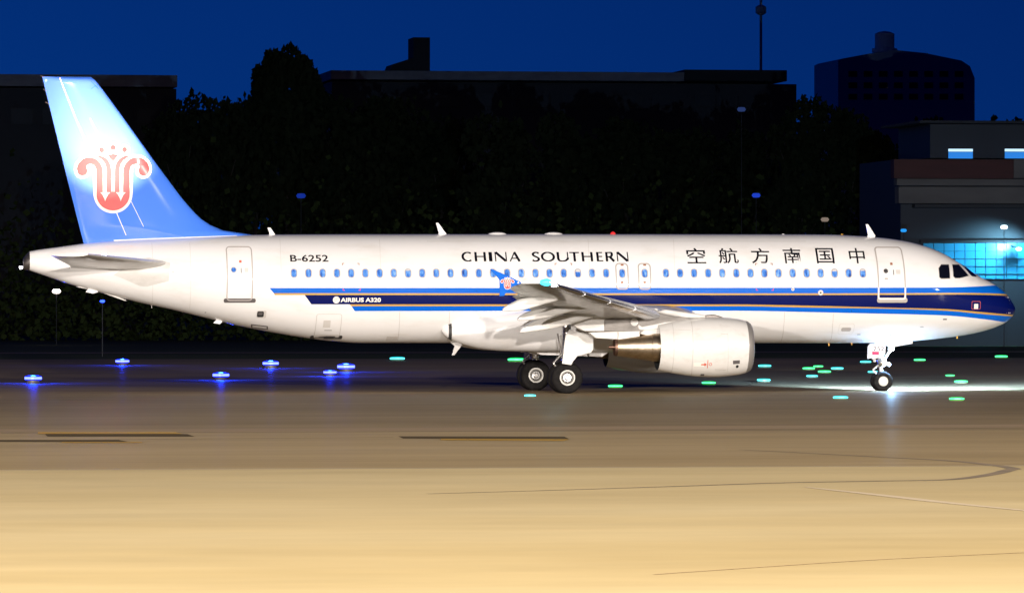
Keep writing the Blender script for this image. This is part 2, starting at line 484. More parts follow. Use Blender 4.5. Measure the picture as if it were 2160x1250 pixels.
# --- doors
def door(name, x0, y0, x1, y1, rad, wpx, mo=None, lean=True):
    cx, cz, w, h = pxrect(x0, y0, x1, y1)
    d = lay(name, [rrect(cx, cz, w, h, rad)], M['white'], A, surf, .004, dz=.07)
    if d.data.materials: pass
    lw = wpx / 56.2
    lay('door_outline', [ringpoly(rrect(cx, cz, w + lw, h + lw, rad + lw/2), rrect(cx, cz, w - lw, h - lw, max(rad - lw/2, .02)))], mo or M['outline'], d, surf, .016, dz=.07)
    return d, (cx, cz, w, h)
def px_mark(name, x0, y0, x1, y1, m, parent, off=.012, r=None):
    cx, cz, w, h = pxrect(x0, y0, x1, y1)
    poly = rrect(cx, cz, w, h, r) if r else [(cx-w/2, cz-h/2), (cx+w/2, cz-h/2), (cx+w/2, cz+h/2), (cx-w/2, cz+h/2)]
    return lay(name, [poly], m, parent, surf, off, dz=.06)
# the two cabin doors; the forward one is crossed by the stripes, so its panel is only the outline and fittings there
for (x0, x1, y0, y1, fwd) in ((479.5, 532.5, 521, 633, False), (1852, 1908, 522, 630, True)):
    if fwd:
        cx, cz, w, h = pxrect(x0, y0, x1, y1)
        lw = 2.6 / 56.2
        d = lay('cabin_door', [ringpoly(rrect(cx, cz, w + lw, h + lw, .13), rrect(cx, cz, w - lw, h - lw, .10))], M['outline'], A, surf, .016, dz=.07)
        zl = SK(1880, 606)[1]
        lw2 = 3.4 / 56.2
        lay('door_sill_outline', [[(cx-w/2-lw2/2, zl), (cx-w/2-lw2/2, cz-h/2+.02), (cx-w/2+.06, cz-h/2-lw2/2), (cx+w/2-.06, cz-h/2-lw2/2), (cx+w/2+lw2/2, cz-h/2+.02), (cx+w/2+lw2/2, zl),
             (cx+w/2-lw2/2, zl), (cx+w/2-lw2/2, cz-h/2+.05), (cx+w/2-.08, cz-h/2+lw2/2), (cx-w/2+.08, cz-h/2+lw2/2), (cx-w/2+lw2/2, cz-h/2+.05), (cx-w/2+lw2/2, zl)]], M['letter'], d, surf, .022, dz=.07)
        px_mark('scuff_plate', 1850, 627.5, 1914, 638, M['greyletter'], d, .009, .08)
        lay('door_window', [disc(*SK(1868.5, 571.5), .085)], M['hub'], d, surf, .014)
        px_mark('door_placard', 1877.5, 554, 1882.5, 559, M['brownmark'], d)
        px_mark('door_handle', 1884, 569, 1885.6, 580, M['darkseam'], d)
        px_mark('door_placard', 1866, 586, 1873, 589.5, M['seam'], d)
        px_mark('door_placard', 1890, 569, 1899, 578, M['panel'], d)
    else:
        d, q = door('cabin_door', x0, y0, x1, y1, .12, 2.2)
        px_mark('scuff_plate', 472, 629, 539.5, 638, M['darkseam'], d, .010, .06)
        lay('door_window', [disc(*SK(493, 569), .085)], M['cabin'], d, surf, .014)
        lay('door_window_rim', [ringpoly(disc(*SK(493, 569), .11), disc(*SK(493, 569), .085))], M['seam'], d, surf, .016)
        px_mark('door_placard', 504.5, 549, 509.5, 554, M['redmark'], d)
        px_mark('door_handle', 508, 565, 509.5, 576, M['darkseam'], d)
        px_mark('door_placard', 516, 565, 524, 574, M['panel'], d)
        px_mark('door_placard', 490, 583, 496, 587, M['panel'], d)
for xc in (1312.3, 1359.8):
    cx, cz, w, h = pxrect(xc - 12.5, 556, xc + 12.5, 609.5)
    lw = 2.6 / 56.2
    d = lay('overwing_exit', [ringpoly(rrect(cx, cz, w + lw, h + lw, .15), rrect(cx, cz, w - lw, h - lw, .11))], M['outline'], A, surf, .016, dz=.07)
    cxw, czw, ww, hw_ = pxrect(xc - 5.6, 568, xc + 5.6, 585)
    f = lay('exit_window', [ringpoly(rrect(cxw, czw, ww+.05, hw_+.05, ww*.46+.025), rrect(cxw, czw, ww-.012, hw_-.012, ww*.46-.006))], M['outline'], d, surf, .010, dz=.05)
    lay('exit_pane', [rrect(cxw, czw, ww, hw_, ww*.46)], M['cabin'], d, surf, .005, dz=.05)
    px_mark('exit_placard', xc - 3, 557, xc + 3, 560.5, M['brownmark'], d)
    px_mark('exit_placard', xc - 2.5, 593, xc + 2.5, 598, M['brownmark'], d)

# --- lettering
def text_polys(body, x0, x1, z0, z1, offset=0.0, lean=0.0):
    c = bpy.data.curves.new('t', 'FONT'); c.body = body; c.offset = offset; c.resolution_u = 3
    o = bpy.data.objects.new('t', c); COL.objects.link(o)
    bpy.context.view_layer.update()
    me = bpy.data.meshes.new_from_object(o.evaluated_get(bpy.context.evaluated_depsgraph_get()))
    V = [(v.co.x, v.co.y) for v in me.vertices]; Fc = [tuple(p.vertices) for p in me.polygons]
    bpy.data.objects.remove(o); bpy.data.meshes.remove(me); bpy.data.curves.remove(c)
    a, b = min(v[0] for v in V), max(v[0] for v in V); p, q = min(v[1] for v in V), max(v[1] for v in V)
    V = [(x0 + (x - a) / (b - a) * (x1 - x0), z0 + (y - p) / (q - p) * (z1 - z0)) for x, y in V]
    return (V, Fc)
def skin_text(name, body, px0, py0, px1, py1, m, off=.006, offset=0.0):
    ym = (py0 + py1) / 2
    xa, xb = SK(px0, ym)[0], SK(px1, ym)[0]
    zt, zb = SK((px0+px1)/2, py0)[1], SK((px0+px1)/2, py1)[1]
    return lay(name, [text_polys(body, xa, xb, zb, zt, offset)], m, fus, surf, off, dz=.06, dx=.5)
for ch, a, b in (('空', 1448.6, 1488), ('航', 1515.5, 1557), ('方', 1584.5, 1623.5), ('南', 1652.5, 1689.5), ('国', 1721.5, 1759), ('中', 1791, 1824)):
    skin_text('character', ch, a, 523.3, b, 555.5, M['black'], .007, 0.006)
skin_text('registration_lettering', 'B-6252', 612, 537.5, 692.5, 552, M['black'], .007, 0.016)
skin_text('type_lettering', 'AIRBUS A320', 718.5, 627.6, 803.5, 636.8, M['letter'], .010, 0.035)
cx, cz = SK(709.5, 632.2)
lg = lay('maker_roundel', [disc(cx, cz, .128, 28)], M['letter'], fus, surf, .009, dz=.05)
for k in (-1, 1):
    pts = smooth_line([(cx - .085, cz - .03 + k*.028), (cx - .01, cz + .005 + k*.03), (cx + .02, cz + .04 + k*.028), (cx + .08, cz + .045 + k*.028)])
    lay('roundel_swirl', [stroke(pts, .016)], M['greyletter'], fus, surf, .0135 + k*.0007, dz=.05)

# airline name: thick and thin strokes of a flared roman
def name_letters():
    T, t = 0.25, 0.12                                          # thick and thin, as shares of the cap height
    def pen(pts):
        pts = smooth_line(pts, m=5); ws = []
        for i in range(len(pts)):
            a, b = pts[max(i-1, 0)], pts[min(i+1, len(pts)-1)]
            d = math.hypot(b[0]-a[0], b[1]-a[1]) + 1e-9
            ws.append(t + (T - t) * abs(b[1]-a[1]) / d)
        return pts, ws
    def arc(cx, cy, rx, ry, a0, a1, n=14):
        return [(cx + rx*math.cos(R(a0 + (a1-a0)*i/n)), cy + ry*math.sin(R(a0 + (a1-a0)*i/n))) for i in range(n+1)]
    def q(x0, y0, x1, y1, w0, w1=None):
        return ([(x0, y0), (x1, y1)], [w0, w1 or w0])
    g = {}                                                      # width, strokes with cap height 1
    def O(w): return [pen(arc(w/2, .5, w/2 - T/2, .5 + .015 - t/2, 90, 450, 30))]
    g['C'] = (1.14, [pen(arc(.66, .5, .66 - T/2, .515 - t/2, 52, 308, 24))])
    g['O'] = (1.46, O(1.46))
    g['H'] = (1.18, [q(T/2, 0, T/2, 1, T), q(1.18-T/2, 0, 1.18-T/2, 1, T), q(T, .52, 1.18-T, .52, t)])
    g['I'] = (.21, [q(.105, 0, .105, 1, T)])
    g['N'] = (1.22, [q(t/2, 0, t/2, 1, t), q(1.22-t/2, 0, 1.22-t/2, 1, t), q(t*.9, .97, 1.22-t*1.0, .04, T*1.05)])
    g['A'] = (1.12, [q(.045, 0, .56, .97, t), q(.545, 1.0, 1.02, 0, T), q(.26, .33, .80, .33, t)])
    g['S'] = (.82, [pen([(.74, .85), (.60, .935), (.40, .955), (.19, .86), (.14, .72), (.24, .60), (.42, .50), (.60, .40), (.70, .27), (.62, .12), (.42, .045), (.22, .06), (.05, .15)])])
    g['U'] = (1.20, [q(T/2, .36, T/2, 1, T), pen([(T/2, .40), (T/2+.01, .26), (.26, .09), (.55, .035), (.86, .09), (1.09, .25), (1.13, .40)]), q(1.20-t/2-.02, .38, 1.20-t/2, 1, t)])
    g['T'] = (1.02, [q(.51, 0, .51, .93, T), q(0, 1-t/2, 1.02, 1-t/2, t)])
    g['E'] = (.70, [q(T/2, 0, T/2, 1, T), q(T, 1-t/2, .66, 1-t/2, t), q(T, .52, .62, .52, t), q(T, t/2, .70, t/2, t)])
    g['R'] = (.98, [q(T/2, 0, T/2, 1, T), pen([(T, 1-t/2), (.44, 1-t/2), (.64, .93), (.70, .75), (.62, .56), (.42, .49), (T, .49)]), q(.46, .49, .88, 0, T*1.02)])
    return g
GL = name_letters()
NAME = [('C',172,291),('H',314,437),('I',471,502),('N',534,662),('A',692,808),('S',935,1021),('O',1033,1186),('U',1207,1332),('T',1346,1450),
        ('H',1476,1597),('E',1636,1706),('R',1734,1834),('N',1857,1981)]
for ch, a, b in NAME:
    w, st = GL[ch]
    a, b = 940 + a/5.143, 940 + b/5.143
    xa, xb = SK(a, 541.5)[0], SK(b, 541.5)[0]; zt, zb = SK((a+b)/2, 531.6)[1], SK((a+b)/2, 551.3)[1]
    h = zt - zb; k = (xb - xa) / w
    polys = []
    for pts, ws in st:
        V, Fc = stroke(pts, ws)
        polys.append(([(xa + x*k, zb + z*h) for x, z in V], Fc))
    lay('letter', polys, M['black'], fus, surf, .006, dz=.06, dx=.5, spread=.0009)

# --- small marks, hatches and seams on the skin
def bracket(x0, y0, sx, sy, m, off=.010):
    L, w = 4.5, 1.3
    p = [(x0, y0), (x0 + sx*L, y0), (x0 + sx*L, y0 + sy*w), (x0 + sx*w, y0 + sy*w), (x0 + sx*w, y0 + sy*L), (x0, y0 + sy*L)]
    return lay('cut_mark', [[SK(*q) for q in p]], m, fus, surf, off, dz=.06)
for c in (740.0, 1188.5, 1611.5):
    bracket(c - 18.5, 555, 1, 1, M['brownmark']); bracket(c + 18, 555, -1, 1, M['brownmark'])
    if c != 1188.5:
        bracket(c - 17, 612.5, 1, -1, M['pink']); bracket(c + 20.5, 612.5, -1, -1, M['pink'])
    px_mark('small_print', c - 8, 593.5, c + 8, 594.5, M['panel'], fus); px_mark('small_print', c - 13, 597, c + 13, 598, M['panel'], fus)
def seam(pts, m='seam', w=.012, off=.0025):
    q = [SK(*p) for p in pts]
    return lay('panel_line', [stroke(smooth_line(q) if len(q) > 2 else q, w)], M[m], fus, surf, off, dz=.08, dx=.5)
for x in (843, 948): seam([(x, 657), (x - 1, 690), (x - 6, 721)])
for x in (590, 800, 1240, 1420): seam([(x, 504), (x + 2, 540), (x + 3.5, 600)], 'panel', .012)
for x in (400, 320): seam([(x, 512), (x + 2, 560), (x + 2, 620), (x, 650)], 'panel', .012)
seam([(1655, 658), (1653, 690), (1646, 721)]); seam([(1758, 661), (1756, 690), (1750, 721)])
seam([(1380, 628.5), (1440, 628.2), (1490, 628.5), (1515, 631.5), (1538, 638), (1556, 645)], 'outline', .022)
seam([(1481, 628.5), (1480, 640)], 'outline', .018)
seam([(900, 509), (1700, 509)], 'panel', .015)
# hold doors and service panels
cx, cz, w, h = pxrect(666, 662, 719, 712)
hd = lay('hold_door', [ringpoly(rrect(cx, cz, w+.012, h+.012, .08), rrect(cx, cz, w-.012, h-.012, .07))], M['seam'], A, surf, .010, dz=.07)
px_mark('hold_door_sill', 654, 707, 722, 714.5, M['dark'], hd, .008, .05).rotation_euler = (0, 0, 0)
px_mark('hold_door_sill_plate', 662, 705, 715, 710.3, M['panel'], hd, .012, .04)
px_mark('hold_door_handle', 684, 695.4, 700, 696.4, M['darkseam'], hd, .012)
px_mark('hold_door_print', 682, 675, 697, 690, M['panel'], hd, .011)
o = px_mark('outflow_frame', 541.5, 654.5, 561.5, 670, M['panel'], A, .008, .05)
px_mark('outflow_opening', 542.5, 656, 556.5, 668, M['hole'], o, .013, .05)
px_mark('outflow_step', 545, 657.5, 554, 664, M['darkseam'], o, .016, .03)
cx, cz, w, h = pxrect(531, 684, 564, 693)
def slanted(x0, y0, x1, y1, s):                    # rounded px frame that follows the rising belly
    return [(x0, y0), (x1, y0 + s), (x1, y1 + s), (x0, y1)]
q1 = [SK(*p) for p in slanted(529.5, 683, 565, 690.5, 4)]; q2 = [SK(*p) for p in slanted(532.5, 685.2, 562.5, 689.3, 3.4)]
lay('service_panel', [ringpoly(q1, q2)], M['darkseam'], A, surf, .010, dz=.06)
cx, cz, w, h = pxrect(1769, 682, 1801, 704)
sp = lay('service_panel', [ringpoly(rrect(cx, cz, w+.012, h+.012, .1), rrect(cx, cz, w-.012, h-.012, .09))], M['panel'], A, surf, .010, dz=.06)
px_mark('panel_handle', 1774.5, 690, 1795, 698, M['greyletter'], sp, .012, .06)
px_mark('static_port', 1808, 704, 1815, 705.3, M['darkseam'], fus)
px_mark('static_port', 1876, 704.5, 1881, 709.5, M['darkseam'], fus, .012, .03)
px_mark('static_port', 1941, 688, 1948, 689, M['darkseam'], fus); px_mark('static_port', 1989, 671.5, 1997, 674, M['darkseam'], fus)
px_mark('static_port', 363, 572.5, 367, 573.5, M['darkseam'], fus); px_mark('static_port', 432, 657.5, 435, 658.7, M['darkseam'], fus)
cx, cz, w, h = pxrect(2049.5, 635, 2068, 652)
lay('panel_line', [ringpoly(rrect(cx, cz, w, h, .04), rrect(cx, cz, w-.03, h-.03, .03))], M['redmark'], fus, surf, .008, dz=.06)
px_mark('probe_panel', 2054.5, 640.5, 2063, 651, M['letter'], fus, .010, .02)
for (x, y, r) in ((1672.3, 609.8, .06), (1731, 617, .10)):
    v = lay('vent', [disc(*SK(x, y), r, 16)], M['panel'], fus, surf, .012, dz=.05)
    lay('vent_hole', [disc(*SK(x, y), r*.32, 12)], M['hole'], fus, surf, .016, dz=.05)
px_mark('patch', 815, 709, 838, 718, M['panel'], fus, .004)
# stabiliser root plate on the skin
lay('stabiliser_root_plate', [[SK(*p) for p in ((240, 580), (251, 584), (295, 603), (310, 604), (356, 592.5), (359, 554), (315, 543), (282, 547))]], M['grey'], A, surf, .006, dz=.06, dx=.3)

# --- cockpit glazing
def glaze(pts, frame=1.6):
    c = (sum(p[0] for p in pts)/len(pts), sum(p[1] for p in pts)/len(pts))
    fr = lay('cockpit_window', [[SK(c[0]+(p[0]-c[0])*(1+frame/14), c[1]+(p[1]-c[1])*(1+frame/15)) for p in pts]], M['panel'], A, surf, .004, dz=.05, dx=.12)
    lay('cockpit_pane', [[SK(*p) for p in pts]], M['glass'], fr, surf, .009, dz=.05, dx=.12)
glaze([(1985, 558), (2001, 558), (2003.5, 587), (1985, 587.5), (1981.5, 584), (1980, 566)])
glaze([(2008.5, 558), (2022, 558), (2043, 581.5), (2024, 586.5), (2015, 586.5), (2011, 583)])
glaze([(2028, 558.5), (2034, 560.5), (2046, 570), (2058, 580), (2060, 583.8), (2050, 582.5), (2047, 580)], .6)

# --- tail cone, antennas, lamps on the fuselage
xc0, xc1 = P(62, 550, 0)[0], P(49, 556, 0)[0]
z0, z1 = P(0, 550, 0)[2], P(0, 556, 0)[2]
rg = []
for k, (t, hr, wr) in enumerate(((0, .355, .335), (.35, .31, .30), (.8, .24, .24), (1, .20, .20), (1.0, .12, .12), (.8, .10, .10))):
    rg.append([(xc0 + (xc1-xc0)*t, wr*math.cos(2*math.pi*i/24), z0 + (z1-z0)*min(t, 1) + hr*math.sin(2*math.pi*i/24)) for i in range(24)])
B().loft(rg).go('tail_cone', M['darkmetal'], A, True)
p = P(44, 564, 0)
B().tube((xc1 + .15, 0, z1 - .12), (p[0] + .05, 0, p[2]), .03).go('tail_lamp_arm', M['darkmetal'], A)
B().lathe([(-.06, .0), (-.05, .04), (0, .065), (.05, .04), (.06, 0)], p, 'X', 14).go('tail_lamp', M['taillamp'], A, True)
def blade(pts, name='antenna', Y=0.0, th=.03):
    B().prism(pxpoly(pts, Y), Y - th, Y + th).go(name, M['white'], A, bevel=.008)
blade([(564, 480), (570.5, 480), (580, 494), (579, 497), (566, 497), (568.5, 492)])
blade([(919.5, 470), (924.5, 470), (942, 494), (940, 497), (922, 497), (925.5, 492)])
blade([(1826, 472.5), (1831, 473), (1846, 497), (1845, 501), (1829, 501), (1830.5, 494)])
blade([(953, 749), (958, 749), (975, 727), (972, 722), (950, 722), (959, 729)], Y=-.3)
blade([(449.5, 681), (464, 683), (471, 676), (473, 672), (460, 671)], Y=-.2)
blade([(180.5, 615.5), (196, 619), (207, 616), (201, 608), (187, 608)], Y=-.15)
for x in (1049, 1167.5):
    a = P(x, 494, 0)
    B().loft([[(a[0] + .37*math.cos(R(e))*math.cos(2*math.pi*i/24), .2*math.cos(R(e))*math.sin(2*math.pi*i/24), a[2] - .02 + .10*math.sin(R(e))) for i in range(24)] for e in (0, 25, 50, 75, 88)]).go('radome', M['white'], A, True)
a = P(1293, 494, 0)
bk = B().lathe([(0, .10), (.05, .095), (.09, .06), (.11, 0)], (a[0], 0, a[2] - .01), 'Z', 16).go('beacon', M['beacon'], A, True)
for x in (1652, 1776):
    a = P(x, 495, 0); B().lathe([(0, .05), (.03, .04), (.04, 0)], (a[0], 0, a[2]), 'Z', 12).go('beacon_stud', M['amber'] if x > 1700 else M['white'], A, True)
for x, y in ((1748.5, 726), (1796.5, 724.5), (2019, 711)):
    a = P(x, y - 3, -.2); B().tube(a, (a[0], -.2, a[2] - .1), .02, .03, 8).go('drain_mast', M['amber'], A)
# tail skid rail under the rear fuselage
B().prism(pxpoly([(160, 604), (207, 608), (268, 634), (262, 634), (206, 614), (165, 606)], 0), -.12, .12).go('belly_rail', M['panel'], A, bevel=.01)

# --- fin and rudder
LEp = [(192,163.5),(199,168),(206,176),(230,207.5),(300,304),(350,373),(400,437),(430,466),(465,484),(500,492.5),(533,496),(560,500),(570,520)]
le = [P(x, y, 0) for x, y in LEp]
LEX = pchip([p[2] for p in le], [p[0] for p in le])
te = [P(x, y, 0) for x, y in ((89,162),(176,511),(180,526))]
TEX = pchip([p[2] for p in te], [p[0] for p in te])
def naca(s):
    s = max(s, 0); return 5 * (0.2969*math.sqrt(s) - 0.126*s - 0.3516*s*s + 0.2843*s**3 - 0.1036*s**4)   # half thickness per unit of thickness
def finY(X, Z):
    a, b = LEX(Z), TEX(Z); c = a - b
    cm = min(c, 5.9); s = (a - X) / c
    return max(0.012, 0.105 * cm * naca(max(0, min(1, s))))
zt, zbm = te[0][2], P(0, 521, 0)[2]
rings = []
Zs = list(np.linspace(zbm, zt - .25, 30)) + [zt - .17, zt - .1, zt - .04, zt]
ss = [0.5 * (1 - math.cos(math.pi * i / 22)) for i in range(23)]
for j, Z in enumerate(Zs):
    a, b = LEX(Z), TEX(Z)
    k = 1.0 if Z < zt - .2 else math.sqrt(max(0.02, 1 - ((Z - (zt - .2)) / .2) ** 2))
    up = [(a - s*(a-b), -finY(a - s*(a-b), Z)*k, Z) for s in ss]
    dn = [(a - s*(a-b), finY(a - s*(a-b), Z)*k, Z) for s in reversed(ss)]
    rings.append(up + dn)
fin = B().loft(rings).go('tail_fin', M['finblue'], A, True)
def FK(px, py):
    Y = -.2
    for _ in range(12):
        X, _, Z = P(px, py, Y); Y = -finY(X, Z)
    return X, Z
def finlay(name, polys, m, off, parent=None, spread=0.0):
    return lay(name, polys, m, parent or fin, finY, off, dz=.3, dx=.15, spread=spread)
finlay('rudder_hinge_line', [stroke([FK(126, 164.5), FK(160, 250), FK(200, 341), FK(266, 496)], .03)], M['letter'], .004)
finlay('panel_line', [stroke([FK(190, 250), FK(303, 478)], .02)], M['letter'], .003)
finlay('panel_line', [stroke([FK(192, 172), FK(208, 188)], .015), stroke([FK(192, 188), FK(206, 178)], .015)], M['blue'], .003, spread=.001)
finlay('fin_base_seal', [[FK(240, 506), FK(300, 503.3), FK(400, 499.6), FK(500, 496.5), FK(500, 497.5), FK(400, 501), FK(300, 505), FK(240, 508)]], M['letter'], .004)
for k, (x, y) in enumerate(((91, 163), (96.5, 192), (101.5, 219))):
    a = P(x + 2, y, 0); B().tube(a, (a[0] - .13, 0, a[2] + .06), .02, .012, 6).go('static_wick', M['hub'], A)

# the flower emblem, in its own square (centre column 616, row 560 of a 1250 grid)
def emblem(grow):
    g = grow
    P_ = []
    def mir(pts): return [(1232 - x, y) for x, y in pts]
    hook, hw_ = smooth_line([(456, 715), (456, 560), (456, 470), (443, 405), (405, 358), (345, 338), (285, 352), (246, 400), (240, 450)], [82, 82, 82, 78, 76, 78, 88, 104, 122], 6)
    inner, iw = smooth_line([(566, 715), (566, 560), (566, 450), (552, 380), (515, 325), (462, 292), (425, 283)], [62, 62, 62, 58, 48, 30, 6], 6)
    for line, w in ((hook, hw_), (inner, iw)):
        for l in (line, mir(line)):
            P_.append(stroke(l, [x + 2*g for x in w]))
    def circ(x, y, r): return [(x + r*math.cos(2*math.pi*i/24), y + r*math.sin(2*math.pi*i/24)) for i in range(24)]
    P_.append(circ(250, 455, 62 + g)); P_.append(circ(982, 455, 62 + g))
    for x, y, r in ((480, 207, 32), (616, 180, 32), (752, 207, 32)):
        P_.append(circ(x, y, r + g)); P_.append(stroke([(x, y), (x, 292)], 8 + 2*g*.6))
    P_.append([(555 - g, 268 - g), (616, 258 - g), (677 + g, 268 - g), (650 + g*.6, 312), (616, 345 + g), (582 - g*.6, 312)])
    rx, ry = 200 + g, 200 + g
    if g == 0:
        bowl = [(416, 697), (455, 706), (490, 740), (512, 790), (522, 822), (534, 788), (560, 735), (590, 708), (616, 702), (642, 708), (672, 735), (698, 788), (708, 822), (720, 790), (742, 740), (777, 706), (816, 697)]
        bowl += [(616 + rx*math.cos(R(a)), 732 + ry*math.sin(R(a))) for a in range(0, 181, 9)]
    else:
        bowl = [(416 - g, 560), (816 + g, 560)] + [(616 + rx*math.cos(R(a)), 732 + ry*math.sin(R(a))) for a in range(0, 181, 9)]
    P_.append(bowl)
    return P_
def place_emblem(to, grow):
    out = []
    for p in emblem(grow):
        if isinstance(p, tuple): out.append(([to(*v) for v in p[0]], p[1]))
        else: out.append([to(*v) for v in p])
    return out
tof = lambda x, y: FK(130 + x * 220 / 1250, 280 + y * 220 / 1250)
e = finlay('emblem_backing', place_emblem(tof, 33), M['letter'], .006, spread=.0008)
finlay('emblem', place_emblem(tof, 0), M['red'], .024, spread=.0008)
# white gaps between the petals
finlay('emblem_petal_gap', [stroke([tof(*p) for p in ((516, 700), (516, 470), (500, 390), (460, 330))], .15*1.0)] +
       [stroke([tof(*p) for p in ((716, 700), (716, 470), (732, 390), (772, 330))], .15)], M['letter'], .020, spread=.0008)

# --- wing helpers
def airfoil(n=14, s0=0.0, s1=1.0, camber=.012):
    ss = [s0 + (s1 - s0) * 0.5 * (1 - math.cos(math.pi * i / n)) for i in range(n + 1)]
    return ss
def wing_ring(LE, c, th, tw, y, ss, camber=.015, scale=1.0):
    up, dn = [], []
    for s in ss:
        cam_ = camber * 4 * s * (1 - s)
        up.append((s, th * naca(s) * scale + cam_)); dn.append((s, -th * naca(s) * 0.9 * scale + cam_))
    pts = up + dn[::-1]
    ct, st = math.cos(tw), math.sin(tw)
    return [(LE[0] - (s*ct + t*st*0)*c, y, LE[1] + t*c - s*c*st) for s, t in pts]
# stations: |Y|, LE X, LE Z, chord, thickness, twist
lr = P(1469, 668, -1.9); lk = P(1378, 657, -6.4); lt = P(1149, 592.5, -17.0)
WS = [(1.4, lr[0] + .28, lr[2] - .05, 6.45, .15, R(3.0)), (1.9, lr[0], lr[2], 6.1, .15, R(3.0)), (6.4, lk[0], lk[2], 3.75, .125, R(1.5)),
      (12.0, lk[0] + (lt[0]-lk[0])*.528, lk[2] + (lt[2]-lk[2])*.50, 2.56, .115, R(.6)), (17.0, lt[0], lt[2], 1.5, .11, R(0))]
def wing_at(y):
    ys = [w[0] for w in WS]
    return [float(np.interp(y, ys, [w[k] for w in WS])) for k in range(1, 6)]
for sd in (-1, 1):
    ss = airfoil(18)
    rings = [wing_ring((w[1], w[2]), w[3], w[4], w[5], sd * w[0], ss) for w in WS]
    B().loft(rings).go('wing', M['wing'], A, True)
    # slats, drooped and moved forward
    for y0, y1 in ((2.5, 5.2), (6.6, 9.0), (9.05, 11.4), (11.45, 13.8), (13.85, 16.3)):
        rr = []
        for y in (y0, y1):
            X, Z, c, th, tw = wing_at(y)
            s2 = airfoil(8, 0, .15)
            ring = wing_ring((X + .055*c + .12, Z - .035*c - .03), c, th*1.02, tw + R(-4), sd*y, s2)
            rr.append(ring)
        B().loft(rr).go('slat', M['slat'], A, True)
    # flaps
    for y0, y1, ch0, ch1, dfl in ((2.2, 6.2, 1.2, 1.05, 5), (6.7, 12.7, .95, .75, 8)):
        rr = []
        for y, cf in ((y0, ch0), (y1, ch1)):
            X, Z, c, th, tw = wing_at(y)
            xt, zt_ = X - c*math.cos(tw), Z - c*math.sin(tw)
            rr.append(wing_ring((xt + cf*.5, zt_ + .06), cf, .13, R(dfl), sd*y, airfoil(10), camber=.03))
        B().loft(rr).go('flap', M['wing'], A, True)
        rr = []
        for y, cf in ((y0 + .1, ch0*.75), (y1 - .1, ch1*.75)):      # flap vane and track box in the gap
            X, Z, c, th, tw = wing_at(y)
            xt, zt_ = X - c*math.cos(tw), Z - c*math.sin(tw)
            rr.append(wing_ring((xt + cf*.95, zt_ + .10), cf*.7, .10, R(8), sd*y, airfoil(8)))
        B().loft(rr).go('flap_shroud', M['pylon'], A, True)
    # aileron a little below the wing
    rr = []
    for y in (13.0, 16.2):
        X, Z, c, th, tw = wing_at(y); xt, zt_ = X - c, Z
        rr.append(wing_ring((xt + .50, zt_ + .0), .60, .12, R(3), sd*y, airfoil(8)))
    B().loft(rr).go('aileron', M['wing'], A, True)

def body(name, top, bot, Y, hw, m, parent, n=40, seg=28, ex=2.2, Ym=None, sd=1):
    """a long faired body given by its upper and lower px lines at plane Y; hw(t) its half width from t=0 (aft) to 1"""
    a = [P(x, y, Y) for x, y in top]; b = [P(x, y, Y) for x, y in bot]
    ft = pchip([p[0] for p in a], [p[2] for p in a]); fb = pchip([p[0] for p in b], [p[2] for p in b])
    x0 = max(min(p[0] for p in a), min(p[0] for p in b)); x1 = min(max(p[0] for p in a), max(p[0] for p in b))
    rings = []
    for i in range(n + 1):
        t = i / n; t = t ** 1.4
        X = x0 + (x1 - x0) * t; z1, z0 = ft(X), fb(X); h = max((z1 - z0)/2, .004); zc = (z1 + z0)/2; w = hw(t)
        ring = []
        for k in range(seg):
            an = 2*math.pi*k/seg; c, s = math.cos(an), math.sin(an)
            ring.append((X, sd * (Y + w * math.copysign(abs(c)**(2/ex), c)), zc + h * math.copysign(abs(s)**(2/ex), s)))
        rings.append(ring)
    return B().loft(rings).go(name, m, parent, True)
def hwi(*pts):
    return lambda t: float(np.interp(t, [p[0] for p in pts], [p[1] for p in pts]))
CAN = [(-12.0, [(1060,653),(1062.5,649),(1081,637.5),(1100,629),(1123,625.5),(1183,624.5),(1220,624)], [(1060,655),(1066,656),(1095,655.7),(1118,650),(1155,639.5),(1188,631),(1220,626)]),
       (-9.0, [(1091,672.5),(1093,669.5),(1103,662),(1121,654.5),(1146,650),(1200,647),(1272,645)], [(1091,674.5),(1097,676),(1118,675.3),(1144,672),(1178,664),(1220,653.5),(1272,647)]),
       (-6.6, [(1097,698.5),(1099,693),(1109,685.5),(1125,676),(1155,668.5),(1213,661.5),(1275,656)], [(1097,700.5),(1102,701.5),(1120,699.3),(1155,694.5),(1197,685),(1240,672),(1275,660)])]
for sd in (1, -1):
    for Y, t, b in CAN:
        cn = body('flap_track_fairing', t, b, Y, hwi((0, .08), (.04, .13), (.3, .19), (.7, .19), (1, .06)), M['canoe'], A, 36, 28, 4.5, sd=sd)
    # wing to body fairing
    bf = body('belly_fairing', [(932,697),(935,690),(943,684),(975,673),(1010,664),(1060,655),(1120,650),(1300,648),(1450,650),(1530,668),(1545,676)],
         [(932,698.5),(937,706),(946,713),(975,726),(1010,735),(1060,740),(1180,742),(1380,741),(1480,733),(1530,722),(1545,716)], -1.35,
         hwi((0, .02), (.01, .16), (.03, .32), (.10, .60), (.25, .85), (.6, .93), (.85, .75), (1, .15)), M['white'], A, 60, 36, 2.3, sd=sd)
    # dark rubber seal just ahead of the fairing tip
    body('fairing_seal', [(945.0,681.7),(951.0,679.5)], [(945.0,713.8),(951.0,717.2)], -1.35, hwi((0, .275), (1, .325)), M['dark'], bf, 2, 36, 2.3, sd=sd)
